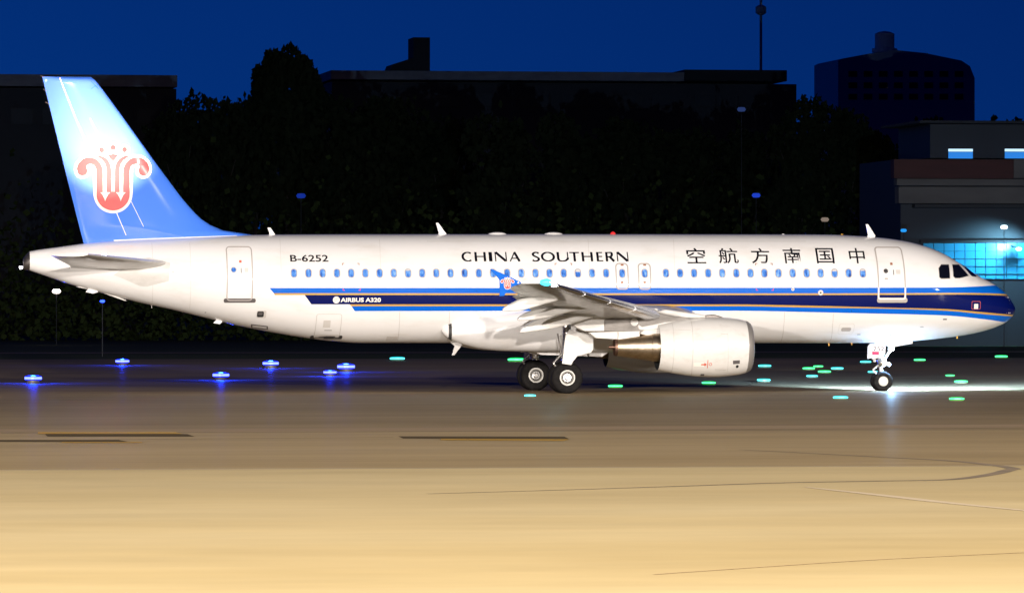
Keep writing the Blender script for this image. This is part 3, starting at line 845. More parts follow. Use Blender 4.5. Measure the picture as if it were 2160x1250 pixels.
body('belly_fairing', [(1010,690),(1100,690),(1450,690),(1560,700)], [(1010,722),(1060,736),(1180,741),(1380,741),(1480,734),(1560,722)], 0.0,
     hwi((0, 1.2), (.2, 1.7), (.8, 1.7), (1, 1.3)), M['white'], A, 40, 36, 2.6)

# --- wing tip fences
def tipfence(sd):
    Y = 17.03 * sd
    def q(x, y):
        p = P(x, y, -17.03); return (p[0], p[2])
    pts = [(1033,567.5),(1037,567),(1047,571),(1062,577.5),(1080,585.5),(1092,592),(1102,596),(1096,599),(1081,604),(1071,612),(1063,623.5),(1053.5,624.5),(1053.5,591),(1051,586)]
    f = B().prism([q(*p) for p in pts], Y - .035, Y + .035).go('wing_tip_fence', M['blue'], A, bevel=.01)
    if sd < 0:
        flat = lambda X, Z: 17.065
        to = lambda x, y: q(1055.4 + (x - 153) * 29 / 922, 584 + (y - 115) * 26 / 850)
        lay('emblem_backing', place_emblem(to, 33), M['letter'], f, flat, .004, dz=9, dx=9, spread=.0006)
        lay('emblem', place_emblem(to, 0), M['red'], f, flat, .020, dz=9, dx=9, spread=.0006)
        lay('emblem_petal_gap', [stroke([to(*p) for p in ((516, 700), (516, 470), (500, 390), (460, 330))], .02), stroke([to(*p) for p in ((716, 700), (716, 470), (732, 390), (772, 330))], .02)], M['letter'], f, flat, .018, dz=9, dx=9, spread=.0006)
        lay('fence_stud', [disc(*q(1093, 596), .03)], M['letter'], f, flat, .006, dz=9, dx=9)
    # the tip rib and its lamp
    B().prism([q(*p) for p in ((1096,592.8),(1142,591.8),(1150,593),(1148,598),(1100,598.5))], Y*.9995 - .06, Y*.9995 + .03).go('wing_tip_rib', M['grey'], A, bevel=.012)
    p = P(1151, 595, -16.95)
    B().lathe([(-.24, 0), (-.2, .07), (-.08, .12), (.05, .13), (.16, .08), (.21, 0)], (p[0], sd*17.12, p[2]), 'X', 16).go('wing_tip_lamp', M['navlamp'], A, True)
    return p
pn = tipfence(-1); tipfence(1)
lamp('wing_tip_lamp_light', 'POINT', (pn[0] + .25, -17.25, pn[2]), 60, (.2, .85, 1.0), .05)

# --- tailplane
sr = P(360, 556, -.95); stp = P(186, 536.5, -6.2)
TS = [(.5, sr[0] + .25, sr[2] - .06, 4.0), (.95, sr[0], sr[2], 3.7), (6.2, stp[0], stp[2], 1.35)]
for sd in (-1, 1):
    ss = airfoil(14)
    B().loft([wing_ring((t[1], t[2]), t[3], .105 if k < 2 else .095, R(1.5), sd*t[0], ss, camber=-.005) for k, t in enumerate(TS)]).go('tailplane', M['grey'], A, True)
    # logo lamp let into the upper skin
    f = .55; lx = TS[1][1] + (TS[2][1]-TS[1][1])*f - .8; lz = TS[1][2] + (TS[2][2]-TS[1][2])*f + .12; ly = sd*(.95 + 5.25*f)
    ll = B().lathe([(-.05, .10), (.02, .10), (.05, .07)], (lx, ly, lz), 'Z', 16).go('logo_lamp', M['taillamp'], A, True)
    if sd < 0:
        q = P(232, 205, 0)
        LOGO = lamp('logo_lamp_light', 'SPOT', (lx, ly, lz + .15), 30000, (1.0, .50, .40), .06, (q[0], 0, q[2]), 58, 1.0)

# --- engines and pylons
YE = 5.75
ZE = P(0, 733, -YE)[2]
def EX(px): return P(px, 733, -YE)[0]
sc = 210 * VY; u = (CY * -1 - YE) / VY / F           # metres for one px at the near engine
for sd in (-1, 1):
    c = (0, sd*YE, ZE)
    outer = [(1386, 48.8), (1400, 52.0), (1420, 56.0), (1445, 60.0), (1470, 62.8), (1495, 63.8), (1515, 63.6), (1540, 61.6), (1558, 59.0), (1570, 56.2)]
    en = B().lathe([(EX(x), r*u) for x, r in outer] , c, 'X', 64, cap=False).go('engine_nacelle', M['nacelle'], A, True)
    lip = [(1570, 56.2), (1576, 54.2), (1580.5, 51.2), (1583, 47.5), (1582.5, 44.5), (1578, 42.5), (1568, 41.8)]
    B().lathe([(EX(x), r*u) for x, r in lip], c, 'X', 64, cap=False).go('inlet_lip', M['lip'], en, True)
    B().lathe([(EX(x), r*u) for x, r in ((1568, 41.8), (1540, 43.5), (1515, 44))], c, 'X', 48, cap=False).go('inlet_duct', M['grey'], en, True)
    sp_ = B().lathe([(EX(x), r*u) for x, r in ((1516, 44), (1516.5, 12), (1524, 8), (1532, 0))], c, 'X', 36).go('fan_disc', M['dark'], en, True)
    fb_ = B()
    for k in range(24):
        a = 2*math.pi*k/24
        pr = Vector((0, math.cos(a), math.sin(a))); tg = Vector((0, -math.sin(a), math.cos(a)))
        b0 = Vector(c) + Vector((EX(1518), 0, 0)); V = []
        for r_, w_, tw in ((12*u, .06, .2), (43*u, .11, 1.0)):
            for s_ in (-1, 1):
                V.append(b0 + pr*r_ + tg*(s_*w_*math.cos(tw)) + Vector((s_*w_*math.sin(tw) + .06, 0, 0)))
        fb_.add(V, [(0, 1, 3, 2)])
    fb_.go('fan_blades', M['hub'], en)
    B().lathe([(EX(x), r*u) for x, r in ((1386, 48.8), (1387, 46.5), (1400, 45), (1410, 30))], c, 'X', 48, cap=False).go('fan_nozzle', M['hole'], en, True)
    co = B().lathe([(EX(x), r*u) for x, r in ((1412, 34), (1393, 31.5), (1377, 30.6), (1372.5, 30.2), (1371.8, 28.8))], c, 'X', 48, cap=False).go('core_cowl', M['exhaust'], en, True)
    B().lathe([(EX(x), r*u) for x, r in ((1373, 28.9), (1369, 29.0), (1340, 24.8), (1310, 20.2), (1301, 18.8))], c, 'X', 48, cap=False).go('exhaust_nozzle', M['exhaust'], en, True)
    B().lathe([(EX(x), r*u) for x, r in ((1301, 19.2), (1297, 18.6), (1295, 17.6), (1296, 16.5), (1315, 17.5), (1316, 6))], c, 'X', 40, cap=False).go('nozzle_rim', M['exhaustdark'], en, True)
    B().lathe([(EX(x), r*u) for x, r in ((1320, 9), (1300, 5.5), (1284, 3.2), (1283, 0))], c, 'X', 20, cap=False).go('exhaust_plug', M['exhaustdark'], en, True)
    # pylon
    def pr_(pts, hw, name, m, parent=None, bev=.02):
        poly = pxpoly(pts, -YE - (hw if hw > .3 else 0)*0)
        return B().prism(poly, sd*YE - hw, sd*YE + hw).go(name, m, parent or A, bevel=bev)
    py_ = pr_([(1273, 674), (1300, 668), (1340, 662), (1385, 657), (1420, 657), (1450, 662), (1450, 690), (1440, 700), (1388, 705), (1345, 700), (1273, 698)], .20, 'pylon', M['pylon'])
    pr_([(1190, 675.5), (1232, 664.5), (1273, 660), (1330, 651), (1385, 650), (1385, 657), (1340, 662.5), (1300, 668), (1273, 673.5), (1273, 698), (1232, 698), (1216, 691)], .21, 'pylon_aft_fairing', M['grey'], py_, .02)
    pr_([(1352, 689), (1345, 684), (1343, 688), (1346, 695), (1362, 697), (1388, 694), (1420, 690), (1470, 680), (1470, 672), (1440, 674), (1400, 679)], .235, 'pylon_fillet', M['grey'], py_, .03)
    pr_([(1302, 699), (1347, 698), (1347, 709), (1302, 716)], .24, 'pylon_panel', M['grey'], py_, .01)
    pr_([(1240, 700.5), (1302, 698.5), (1302, 715.5), (1256, 713)], .18, 'pylon_tail', M['panel'], py_, .02)
    pr_([(1347, 703), (1369, 687), (1391, 686), (1391, 706), (1369, 709)], .22, 'pylon_heat_shield', M['panel'], py_, .02)
    hd_ = B().lathe([(-.012, .14), (.0, .14)], (P(1338, 679, -YE - .2)[0], sd*(YE + .205), P(1338, 679, -YE - .2)[2]), 'Y', 24).go('pylon_access_cover', M['grey'], py_)
    pr_([(1381, 657.5), (1400, 652), (1430, 656), (1485, 664), (1487, 669.5), (1460, 671), (1448, 670), (1420, 667), (1395, 662)], .30, 'pylon_nose_fairing', M['grey'], py_, .05)
    pr_([(1486, 664.5), (1505, 663), (1523, 668.6), (1515, 670.5), (1486, 670.5)], .22, 'pylon_strake', M['darkmetal'], py_, .03)
    if sd < 0:
        def ES(X, Z):                                            # near skin of the nacelle
            r = float(np.interp(X, [EX(x) for x, r in outer], [r_*u for x, r_ in outer])); d = Z - ZE
            return YE + math.sqrt(max(1e-4, r*r - d*d))
        def EK(px, py):
            Y = -6.7
            for _ in range(15):
                X, _, Z = P(px, py, Y); Y = .5*Y - .5*ES(X, Z)
            X, _, Z = P(px, py, Y); return X, Z
        def el(name, pts, m, off=.006, k=None):
            return lay(name, [[EK(*p) for p in pts]], M[m], en, ES, off, dz=.06, dx=.1)
        def es(pts, w=.010, m='seam'):
            q = [EK(*p) for p in pts]
            return lay('panel_line', [stroke(smooth_line(q) if len(q) > 2 else q, w)], M[m], en, ES, .004, dz=.06, dx=.1)
        es([(1457, 675), (1461, 700), (1462, 735), (1460, 770), (1457, 792)], .014); es([(1417, 680), (1421, 705), (1422, 735), (1420, 765), (1415, 785)], .012)
        es([(1535, 703), (1536, 740), (1534, 783)], .008); es([(1521, 703.5), (1535, 704.5)], .012)
        es([(1430, 695), (1457, 696)], .008); es([(1422, 730), (1461, 730)], .006)
        es([(1480, 722), (1500, 722.5)], .005); es([(1475, 737), (1505, 737.5)], .005)
        es([(1508, 778.5), (1531, 780)], .010, 'greyletter')
        el('vent_grille', [(1546, 760), (1560.5, 759), (1560.5, 766.3), (1546, 767.5)], 'darkseam')
        lay('vent_port', [disc(*EK(1555, 772.3), .055, 16)], M['hole'], en, ES, .006, dz=.05)
        el('vent_grille', [(1478, 788), (1485.5, 788), (1485, 792), (1477, 792)], 'darkseam')
        el('warning_patch', [(1463, 764.5), (1485, 764.5), (1485, 772.5), (1463, 772)], 'letter')
        el('warning_line', [(1492.6, 758.5), (1494, 758.5), (1492.6, 775.5), (1491.2, 775.5)], 'redmark', .009)
        el('warning_arrow', [(1479, 767), (1486, 767), (1486, 764.5), (1491, 768), (1486, 771.5), (1486, 769.5), (1479, 769.5)], 'redmark', .010)
        lay('warning_ring', [ringpoly(disc(*EK(1498.5, 767.5), .055, 18), disc(*EK(1498.5, 767.5), .038, 18))], M['redmark'], en, ES, .008, dz=.05)
    else:
        pass

# --- landing gear
def wheel(c, R_, w, parent, sd, rimr, white_cover=False):
    wl = B().lathe([(-w*.30, rimr), (-w*.42, rimr*1.05), (-w*.5, R_*.74), (-w*.47, R_*.88), (-w*.36, R_*.965), (-w*.15, R_), (w*.15, R_), (w*.36, R_*.965), (w*.47, R_*.88), (w*.5, R_*.74), (w*.42, rimr*1.05), (w*.30, rimr)], c, 'Y', 56, cap=False).go('tyre', M['tyre'], parent, True)
    for s in (-1, 1):
        if white_cover:
            B().lathe([(s*w*.30, rimr*1.0), (s*w*.40, rimr*.97), (s*w*.43, rimr*.6), (s*w*.44, 0)], c, 'Y', 40).go('wheel_cover', M['rim'], parent, True)
        else:
            B().lathe([(s*w*.36, rimr*.66), (s*w*.33, rimr*.80), (s*w*.24, rimr*.78)], c, 'Y', 40, cap=False).go('rim_dish', M['dish'], parent, True)
            B().lathe([(s*w*.30, rimr*1.01), (s*w*.43, rimr*1.0), (s*w*.44, rimr*.84), (s*w*.34, rimr*.80)], c, 'Y', 48, cap=False).go('rim', M['rim'], parent, True)
            B().lathe([(s*w*.33, rimr*.62), (s*w*.36, rimr*.60), (s*w*.30, rimr*.50), (s*w*.30, rimr*.36), (s*w*.47, rimr*.33), (s*w*.50, rimr*.22), (s*w*.52, 0)], c, 'Y', 36).go('hub', M['hub'], parent, True)
    return wl
Wn = P(1195.5, 797, -4.27)
for sd in (-1, 1):
    g = thing('main_gear', None, None, (0, 0, 0)); g.parent = A
    for y in (3.33, 4.27):
        wheel((Wn[0], sd*y, .580), .585, .42, g, sd, .285)
    B().tube((Wn[0], sd*3.1, .58), (Wn[0], sd*4.5, .58), .07).go('axle', M['steel'], g, True)
    B().tube((Wn[0], sd*3.8, .5), (Wn[0] + .10, sd*3.74, 1.35), .10).tube((Wn[0] + .04, sd*3.75, 1.2), (Wn[0] + .10, sd*3.6, 2.7), .17).go('strut', M['steel'], g, True)
    B().tube((Wn[0] - .12, sd*3.8, .72), (Wn[0] - .42, sd*3.79, 1.1), .045).tube((Wn[0] - .42, sd*3.79, 1.1), (Wn[0] - .06, sd*3.76, 1.5), .045).go('torque_link', M['steel'], g, True)
    B().tube((Wn[0] + .1, sd*3.7, 1.5), (Wn[0] + .1, sd*1.9, 2.2), .06).go('side_stay', M['steel'], g, True)
    B().tube((Wn[0] - .1, sd*3.72, 1.25), (Wn[0] - .25, sd*3.7, 2.2), .03).tube((Wn[0] + .15, sd*3.85, .9), (Wn[0] + .3, sd*3.7, 2.0), .02).go('hydraulic_line', M['darkmetal'], g, True)
    dp = pxpoly([(1193.5,704),(1190,727),(1185.5,766.5),(1205,769.5),(1208.6,762),(1218,750.5),(1247,743.5),(1251,737),(1251.5,713),(1247,707),(1232,701.5),(1201,694.5)], -4.75)
    B().prism(dp, sd*4.75 - .03, sd*4.75 + .03).go('gear_door', M['grey'], g, bevel=.012)
    # the belly door hanging open by the centre line
    B().prism(pxpoly([(1120, 738), (1290, 738), (1270, 752), (1140, 748)], -1.0), sd*1.0 - .03, sd*1.0 + .03).go('bay_door', M['white'], g, bevel=.01)
a = P(1104, 739, -.8); B().prism(pxpoly([(1097, 743), (1101, 739), (1112, 738.5), (1108, 742)], -.8), -.84, -.76).go('belly_fin', M['white'], A, bevel=.01)

g = thing('nose_gear', None, None, (0, 0, 0)); g.parent = A
Nn = P(1862.5, 804, -.25)
for y in (-.25, .25):
    wheel((Nn[0], y, .372), .376, .23, g, 1, .185, white_cover=True)
B().tube((Nn[0], -.36, .372), (Nn[0], .36, .372), .05).go('axle', M['steel'], g, True)
tz = 2.0
B().tube((Nn[0], 0, .37), (Nn[0] - .03, 0, .95), .065).tube((Nn[0] - .03, 0, .9), (Nn[0] - .10, 0, tz), .10).go('strut', M['grey'], g, True)
B().tube((Nn[0] + .02, 0, 1.05), (Nn[0] + .62, 0, tz), .055).go('drag_brace', M['grey'], g, True)
B().tube((Nn[0] - .10, 0, .55), (Nn[0] - .34, 0, .80), .035).tube((Nn[0] - .34, 0, .80), (Nn[0] - .08, 0, 1.02), .035).go('torque_link', M['grey'], g, True)
B().tube((Nn[0] - .28, -.12, 1.1), (Nn[0] - .24, -.12, tz), .03).tube((Nn[0] - .28, .12, 1.1), (Nn[0] - .24, .12, tz), .03).go('hydraulic_line', M['panel'], g, True)
B().box((Nn[0] - .02, 0, 1.12), (.16, .62, .10)).go('lamp_bracket', M['grey'], g, bevel=.01)
for sd in (-1, 1):
    dpz = pxpoly([(1839, 757), (1840, 731), (1845, 724), (1864, 723), (1868, 730), (1867, 745), (1862, 752)], -.42)
    nd = B().prism(dpz, sd*.42 - .015, sd*.42 + .015).go('gear_door', M['white'], g, bevel=.006)
    B().prism(pxpoly([(1875, 727), (1877, 720), (1925, 717), (1925, 724), (1885, 731)], -.42), sd*.42 - .015, sd*.42 + .015).go('bay_door', M['white'], g, bevel=.006)
    if sd < 0:
        q = lambda x, y: (P(x, y, -.436)[0], P(x, y, -.436)[2])
        x0, z0 = q(1842, 739.5); x1, z1 = q(1865, 730.5)
        lay('number_lettering', [text_polys('252', x0, x1, z0, z1, 0.0)], M['navy'], g, lambda X, Z: .436, .003, dz=9, dx=9)
        x0, z0 = q(1840, 748); x1, z1 = q(1854, 741)
        lay('warning_patch', [[(x0, z0), (x1, z0), (x1, z1), (x0, z1)]], M['pink'], g, lambda X, Z: .436, .003, dz=9, dx=9)
NL = []
for (px, py, y, r) in ((1860, 764, -.24, .17), (1860, 764, .24, .17), (1874, 768, -.10, .08), (1881, 735, -.16, .085), (1881, 735, .16, .085)):
    p = P(px, py, y)
    B().lathe([(-.16, 0), (-.15, r*.5), (-.06, r*.95), (0, r*1.05)], p, 'X', 20, cap=False).go('lamp_housing', M['steel'], g, True)
    B().lathe([(0, r), (r*.55, r*.86), (r*.95, r*.5), (r*1.1, 0)], p, 'X', 20).go('landing_lamp', M['lampwhite'], g, True)
    NL.append(p)
# beams of the taxi and take-off lamps
for y, ax, ay, pw, an in ((-.24, 14, -.6, 160000, 30), (.24, 10, 9, 480000, 55), (.24, 5, 16, 800000, 60)):
    p = P(1860, 764, y)
    lamp('taxi_lamp_light', 'SPOT', (p[0] + .16, y, p[2]), pw, (.36, .62, 1.0), .07, (p[0] + ax, y + ay, .35), an, .8)
p = P(1874, 766, -.45); lamp('taxi_lamp_spill', 'POINT', (p[0] + .12, -.34, p[2] + .02), 480, (.30, .58, 1.0), .08)
p = P(1884, 737, 0); lamp('takeoff_lamp_spill', 'POINT', (p[0] + .15, 0, p[2] - .05), 130, (.48, .70, 1.0), .08)

# ------------------------------------------------------------------ the ground
def ground_mat(name, c1, c2, rough, sx, sy, spec=0.3, lo=.35, hi=.7, fine=.25, damp=0):
    m = bpy.data.materials.new(name); m.use_nodes = True
    t = m.node_tree; b = t.nodes['Principled BSDF']; L = t.links.new
    geo = t.nodes.new('ShaderNodeNewGeometry')
    def noise(scale, vs, det=5, ro=.6):
        mp = t.nodes.new('ShaderNodeMapping'); mp.inputs['Scale'].default_value = vs
        L(geo.outputs['Position'], mp.inputs[0])
        n = t.nodes.new('ShaderNodeTexNoise'); n.inputs['Scale'].default_value = scale; n.inputs['Detail'].default_value = det
        n.inputs['Roughness'].default_value = ro
        L(mp.outputs[0], n.inputs['Vector']); return n
    n1 = noise(1.0, (sx, sy, 1)); n2 = noise(1.0, (sx*7, sy*5, 1), 6, .65); n3 = noise(6.0, (1, 1, 1), 3)
    r1 = t.nodes.new('ShaderNodeMapRange'); r1.inputs[1].default_value = lo; r1.inputs[2].default_value = hi
    L(n1.outputs[0], r1.inputs[0])
    mx = t.nodes.new('ShaderNodeMix'); mx.data_type = 'RGBA'
    mx.inputs[6].default_value = (*c1, 1); mx.inputs[7].default_value = (*c2, 1); L(r1.outputs[0], mx.inputs[0])
    r2 = t.nodes.new('ShaderNodeMapRange'); r2.inputs[1].default_value = .3; r2.inputs[2].default_value = .7
    r2.inputs[3].default_value = 1 - fine; r2.inputs[4].default_value = 1 + fine; L(n2.outputs[0], r2.inputs[0])
    mm = t.nodes.new('ShaderNodeMix'); mm.data_type = 'RGBA'; mm.blend_type = 'MULTIPLY'; mm.inputs[0].default_value = 1
    L(mx.outputs[2], mm.inputs[6]); L(r2.outputs[0], mm.inputs[7]); L(mm.outputs[2], b.inputs['Base Color'])
    r3 = t.nodes.new('ShaderNodeMapRange'); r3.inputs[3].default_value = rough - .1; r3.inputs[4].default_value = rough + .1
    L(n2.outputs[0], r3.inputs[0]); L(r3.outputs[0], b.inputs['Roughness'])
    b.inputs['Specular IOR Level'].default_value = spec
    b.inputs['Coat Weight'].default_value = damp; b.inputs['Coat Roughness'].default_value = .32; b.inputs['Coat IOR'].default_value = 1.33
    bp = t.nodes.new('ShaderNodeBump'); bp.inputs['Strength'].default_value = .25; bp.inputs['Distance'].default_value = .01
    L(n3.outputs[0], bp.inputs['Height']); L(bp.outputs[0], b.inputs['Normal'])
    return m
M['grass'] = ground_mat('airfield grass', (.09, .12, .045), (.12, .14, .055), .9, .02, .06, .1)
M['asphalt'] = ground_mat('runway asphalt', (.29, .212, .105), (.38, .283, .15), .75, .014, .07, .12, fine=.16, damp=.13)
M['shoulder'] = ground_mat('weathered asphalt', (.38, .277, .135), (.46, .343, .18), .75, .016, .08, .1, fine=.12, damp=.13)
M['concrete'] = ground_mat('apron concrete', (.50, .378, .18), (.62, .495, .27), .7, .022, .055, .08, fine=.08)
M['rubber'] = mat('tyre mark rubber', (.22, .17, .105), .7, noise=(.5, (.3, 2, 1), (.30, .22, .13), .35, .65))
M['markblack'] = mat('black ground paint', (.13, .10, .065), .9, spec=0)
M['markyellow'] = mat('yellow ground paint', (.62, .36, .02), .5)
M['markwhite'] = mat('pale ground paint', (.72, .62, .46), .6, noise=(1.2, (.3, 3, 1), (.5, .42, .3), .4, .75))
M['paleband'] = mat('worn pale asphalt', (.42, .295, .155), .7, noise=(.3, (.1, 2, 1), (.34, .235, .12), .35, .65))
M['paleline'] = mat('faded ground line', (.72, .58, .38), .7, noise=(1.2, (.3, 3, 1), (.60, .47, .29), .4, .75))
M['joint'] = mat('joint filler', (.46, .31, .145), .8)
def sheet(name, x0, x1, y0, y1, z, m):
    o = mk(name, [(x0, y0, z), (x1, y0, z), (x1, y1, z), (x0, y1, z)], [(0, 1, 2, 3)], M[m])
    return tag(o, kind='structure')
sheet('ground', -4000, 4000, -1200, 6000, -.03, 'grass')
YSEAM, YSH = -97.9, -66.0
sheet('runway', -1500, 1500, YSH, 132, 0.0, 'asphalt')
sheet('taxiway', -1500, 1500, YSEAM, YSH, 0.0, 'shoulder')
sheet('apron', -600, 600, -420, YSEAM, 0.0, 'concrete')
sheet('service_road', -1500, 1500, 176, 186, -.02, 'asphalt')
def ribbon(name, pts, w, z, m, taper=False):
    q = [G(*p)[:2] for p in pts]
    q = smooth_line(q, m=10) if len(q) > 2 else q
    n = len(q); ws = [w * (0.25 + 0.75 * math.sin(math.pi * i / (n-1))) if taper else w for i in range(n)]
    V, Fc = stroke(q, ws)
    o = mk(name, [(a, b, z) for a, b in V], Fc, M[m]); return tag(o, kind='structure')
o = mk('seam_line', [(-60, YSEAM-.06, .004), (7, YSEAM-.06, .004), (7, YSEAM+.07, .004), (-60, YSEAM+.07, .004)], [(0,1,2,3)], M['markwhite']); tag(o, kind='structure')
ribbon('tyre_mark', [(1560, 948), (1700, 955), (1850, 963), (2000, 971), (2090, 980), (2135, 987), (2128, 991), (2085, 1001), (2000, 1011), (1850, 1014), (1640, 1018), (1400, 1026), (1180, 1033), (900, 1041)], .30, .005, 'rubber', True)
ribbon('ground_line', [(1700, 1027), (1850, 1043), (2000, 1060), (2200, 1080)], .30, .006, 'paleline', True)
ribbon('joint_line', [(1380, 1211), (1600, 1196), (1850, 1180), (2200, 1163)], .06, .005, 'joint', False)
def ground_quad(name, pts, z, m):
    q = [G(*p) for p in pts]
    o = mk(name, [(a, b, z) for a, b, c in q], [tuple(range(len(q)))], M[m]); return tag(o, kind='structure')
ground_quad('black_marking', [(840, 920), (1190, 920.5), (1200, 925.5), (850, 924.5)], .008, 'markblack')
ground_quad('yellow_marking', [(930, 925.2), (1200, 926.2), (1190, 929.5), (930, 928)], .008, 'markyellow')
ground_quad('black_marking', [(-40, 927.5), (250, 927.5), (270, 931.5), (-40, 931.5)], .008, 'markblack')
ground_quad('yellow_marking', [(130, 932), (300, 932), (300, 933.8), (130, 933.8)], .008, 'markyellow')
ground_quad('black_marking', [(95, 915.5), (395, 915.5), (410, 920.3), (100, 920.3)], .008, 'markblack')
ground_quad('yellow_marking', [(80, 911), (370, 911), (385, 914.8), (80, 914.8)], .008, 'markyellow')
ribbon('crack_line', [(0, 929), (500, 924.5), (830, 922)], .12, .005, 'markblack')
ribbon('pale_band', [(-100, 908), (500, 907), (1200, 903), (2300, 897)], 4.0, .004, 'paleband')

# ------------------------------------------------------------------ airfield lights
GLOWS = {'blue': (glow('blue lens glow', (.002, .012, 1.0), 2.6), glow('blue lamp core glow', (.11, .15, 1.0), 5)),
         'green': (glow('green lens glow', (.0, 1.0, .16), 1.1), glow('green lamp core glow', (.10, 1.0, .34), 2.6)),
         'cyan': (glow('cyan lens glow', (.0, .75, .80), 1.1), glow('cyan lamp core glow', (.12, .92, 1.0), 2.6))}
M['fixture'] = mat('lamp fixture metal', (.25, .22, .12), .5, metal=.4)
LB = {}
def light_meshes(kind):
    if kind in LB: return LB[kind]
    if kind == 'blue':
        b = B().lathe([(0, .24), (.03, .24), (.05, .20), (.09, .20), (.10, .22)], (0, 0, 0), 'Z', 16)
        d = B().lathe([(.10, .22), (.12, .27), (.135, .285)], (0, 0, 0), 'Z', 20, cap=False).lathe([(.215, .285), (.24, .26), (.265, .16), (.27, 0)], (0, 0, 0), 'Z', 20, cap=False)
        c = B().lathe([(.135, .286), (.215, .286)], (0, 0, 0), 'Z', 20, cap=False)
    else:
        b = B().lathe([(0, .26), (.03, .24), (.04, .22)], (0, 0, 0), 'Z', 16)
        d = B().lathe([(.04, .24), (.055, .26)], (0, 0, 0), 'Z', 18, cap=False).lathe([(.10, .255), (.125, .18), (.132, 0)], (0, 0, 0), 'Z', 18, cap=False)
        c = B().lathe([(.055, .262), (.10, .257)], (0, 0, 0), 'Z', 18, cap=False)
    o = [b.go('fixture', M['fixture'], None, True), d.go('lens', None, None, True), c.go('lamp_core', None, None, True)]
    m = [x.data for x in o]
    for x in o: bpy.data.objects.remove(x)
    LB[kind] = m; return m
LENS = {}
def airfield_light(px, py, col, label, scale=1.0):
    raised = col == 'blue'
    f, l, co_ = light_meshes('blue' if raised else 'inset')
    p = G(px, py + (8 if raised else 4))
    t = thing({'blue': 'taxiway_edge_light', 'green': 'taxiway_centre_light', 'cyan': 'runway_threshold_light'}[col], label, 'airfield light', (p[0], p[1], 0),
              {'blue': 'blue taxiway edge lights', 'green': 'green taxiway lights', 'cyan': 'cyan runway lights'}[col])
    t.scale = (scale, scale, scale)
    link('fixture', f, t)
    if (raised, col) not in LENS:
        me = l.copy(); me.materials.clear(); me.materials.append(GLOWS[col][0])
        m2 = co_.copy(); m2.materials.clear(); m2.materials.append(GLOWS[col][1]); LENS[(raised, col)] = (me, m2)
    link('lens', LENS[(raised, col)][0], t); link('lamp_core', LENS[(raised, col)][1], t)
    if raised:
        q = lamp('edge_light_glow', 'POINT', (p[0], p[1], .55), 520 * scale, (.005, .03, 1.0), .15)
LIGHTS = [
 (70, 800, 'blue', 'blue edge light nearest the left end of the runway, below the tail cone', 1.25),
 (258, 762, 'blue', 'blue edge light farther off, below the horizontal tail', 1.3),
 (466, 793, 'blue', 'blue edge light on the ground below the rear cabin door', 1.25),
 (571, 768, 'blue', 'large bright blue edge light under the rear belly', 1.45),
 (696, 785, 'blue', 'blue edge light just left of the brightest blue pair partner', 1.05),
 (730, 776, 'blue', 'brightest blue edge light, under the rear hold door', 1.5),
 (838, 756, 'cyan', 'cyan light standing alone under the fuselage, left of the belly antenna', 1.7),
 (1089, 759, 'green', 'large green light just left of the main wheels', 1.9),
 (1298, 814, 'green', 'green inset light on the ground behind the near engine', 1.1),
 (1495, 807, 'green', 'green inset light directly under the near engine', 1.1),
 (1613, 771, 'cyan', 'brighter cyan light ahead of the engine inlet', 1.3),
 (1611, 801, 'cyan', 'lower cyan inset light ahead of the engine inlet', 1.1),
 (1706, 776, 'green', 'green light at the left of the tight cluster between engine and nose wheel', 1.2),
 (1726, 771, 'green', 'uppermost green light of the cluster between engine and nose wheel', 1.0),
 (1766, 776, 'cyan', 'cyan light at the right of the cluster behind the nose wheel', 1.2),
 (1739, 783, 'green', 'green light in the middle of the cluster between engine and nose wheel', 1.2),
 (1713, 792, 'cyan', 'lowest light, pale cyan, of the cluster between engine and nose wheel', 1.0),
 (1773, 838, 'cyan', 'cyan inset light in front of the nose wheel on the near side', 1.0),
 (1826, 762, 'cyan', 'cyan light just left of the nose gear lamps', 1.2),
 (1842, 783, 'cyan', 'cyan light close behind the nose wheel top', 1.0),
 (1940, 758, 'green', 'green light first to the right of the nose gear', 1.3),
 (2004, 790, 'green', 'dim green inset light above the lit strip of runway', .8),
 (2027, 804, 'green', 'green inset light at the edge of the white beam on the runway', 1.1),
 (2018, 841, 'green', 'green inset light on the near side of the white beam', 1.0),
 (2112, 751, 'green', 'green light farthest right, under the nose', 1.5),
 (1118, 833, 'cyan', 'faint cyan inset light in front of the main wheels', .8)]
for l in LIGHTS: airfield_light(*l)

# ------------------------------------------------------------------ buildings behind
M['paleconc'] = mat('pale parapet render', (.34, .32, .34), .8, noise=(.4, (1, 1, 2), (.24, .22, .24), .4, .7))
M['darkwall'] = mat('dark facade', (.05, .05, .055), .8)
M['greywall'] = mat('grey concrete facade', (.15, .13, .115), .8, noise=(.5, (.4, 1, 1.5), (.11, .095, .085), .4, .7))
M['redfascia'] = mat('red fascia paint', (.085, .02, .016), .7, noise=(.6, (.3, 1, 2), (.06, .015, .012), .4, .7))
M['bluegrey'] = mat('blue grey cladding', (.022, .025, .035), .6)
M['roofdark'] = mat('roof felt', (.04, .04, .045), .9)
M['litblue'] = glow('blue lit pane', (.03, .30, 1.0), .75)
M['litbright'] = glow('bright tube lamp', (.55, .80, 1.0), 1.3)
M['cyanpanel'] = mat('cyan glazed cladding', (.03, .36, .62), .35)
M['farwall'] = mat('pale far facade', (.72, .74, .76), .8)
def bbox(b, x0, x1, y0px, y1px, Yf, depth):
    """box whose front stands at plane Yf, between px columns and rows"""
    a = P(x0, y0px, Yf); c = P(x1, y1px, Yf)
    z1, z0 = a[2], c[2]
    return b.box(((a[0]+c[0])/2, Yf + depth/2, (z0+z1)/2), (c[0]-a[0], depth, z1-z0))
def ground_row(Yf): return HY + H * F / ((Yf - CY) / VY)
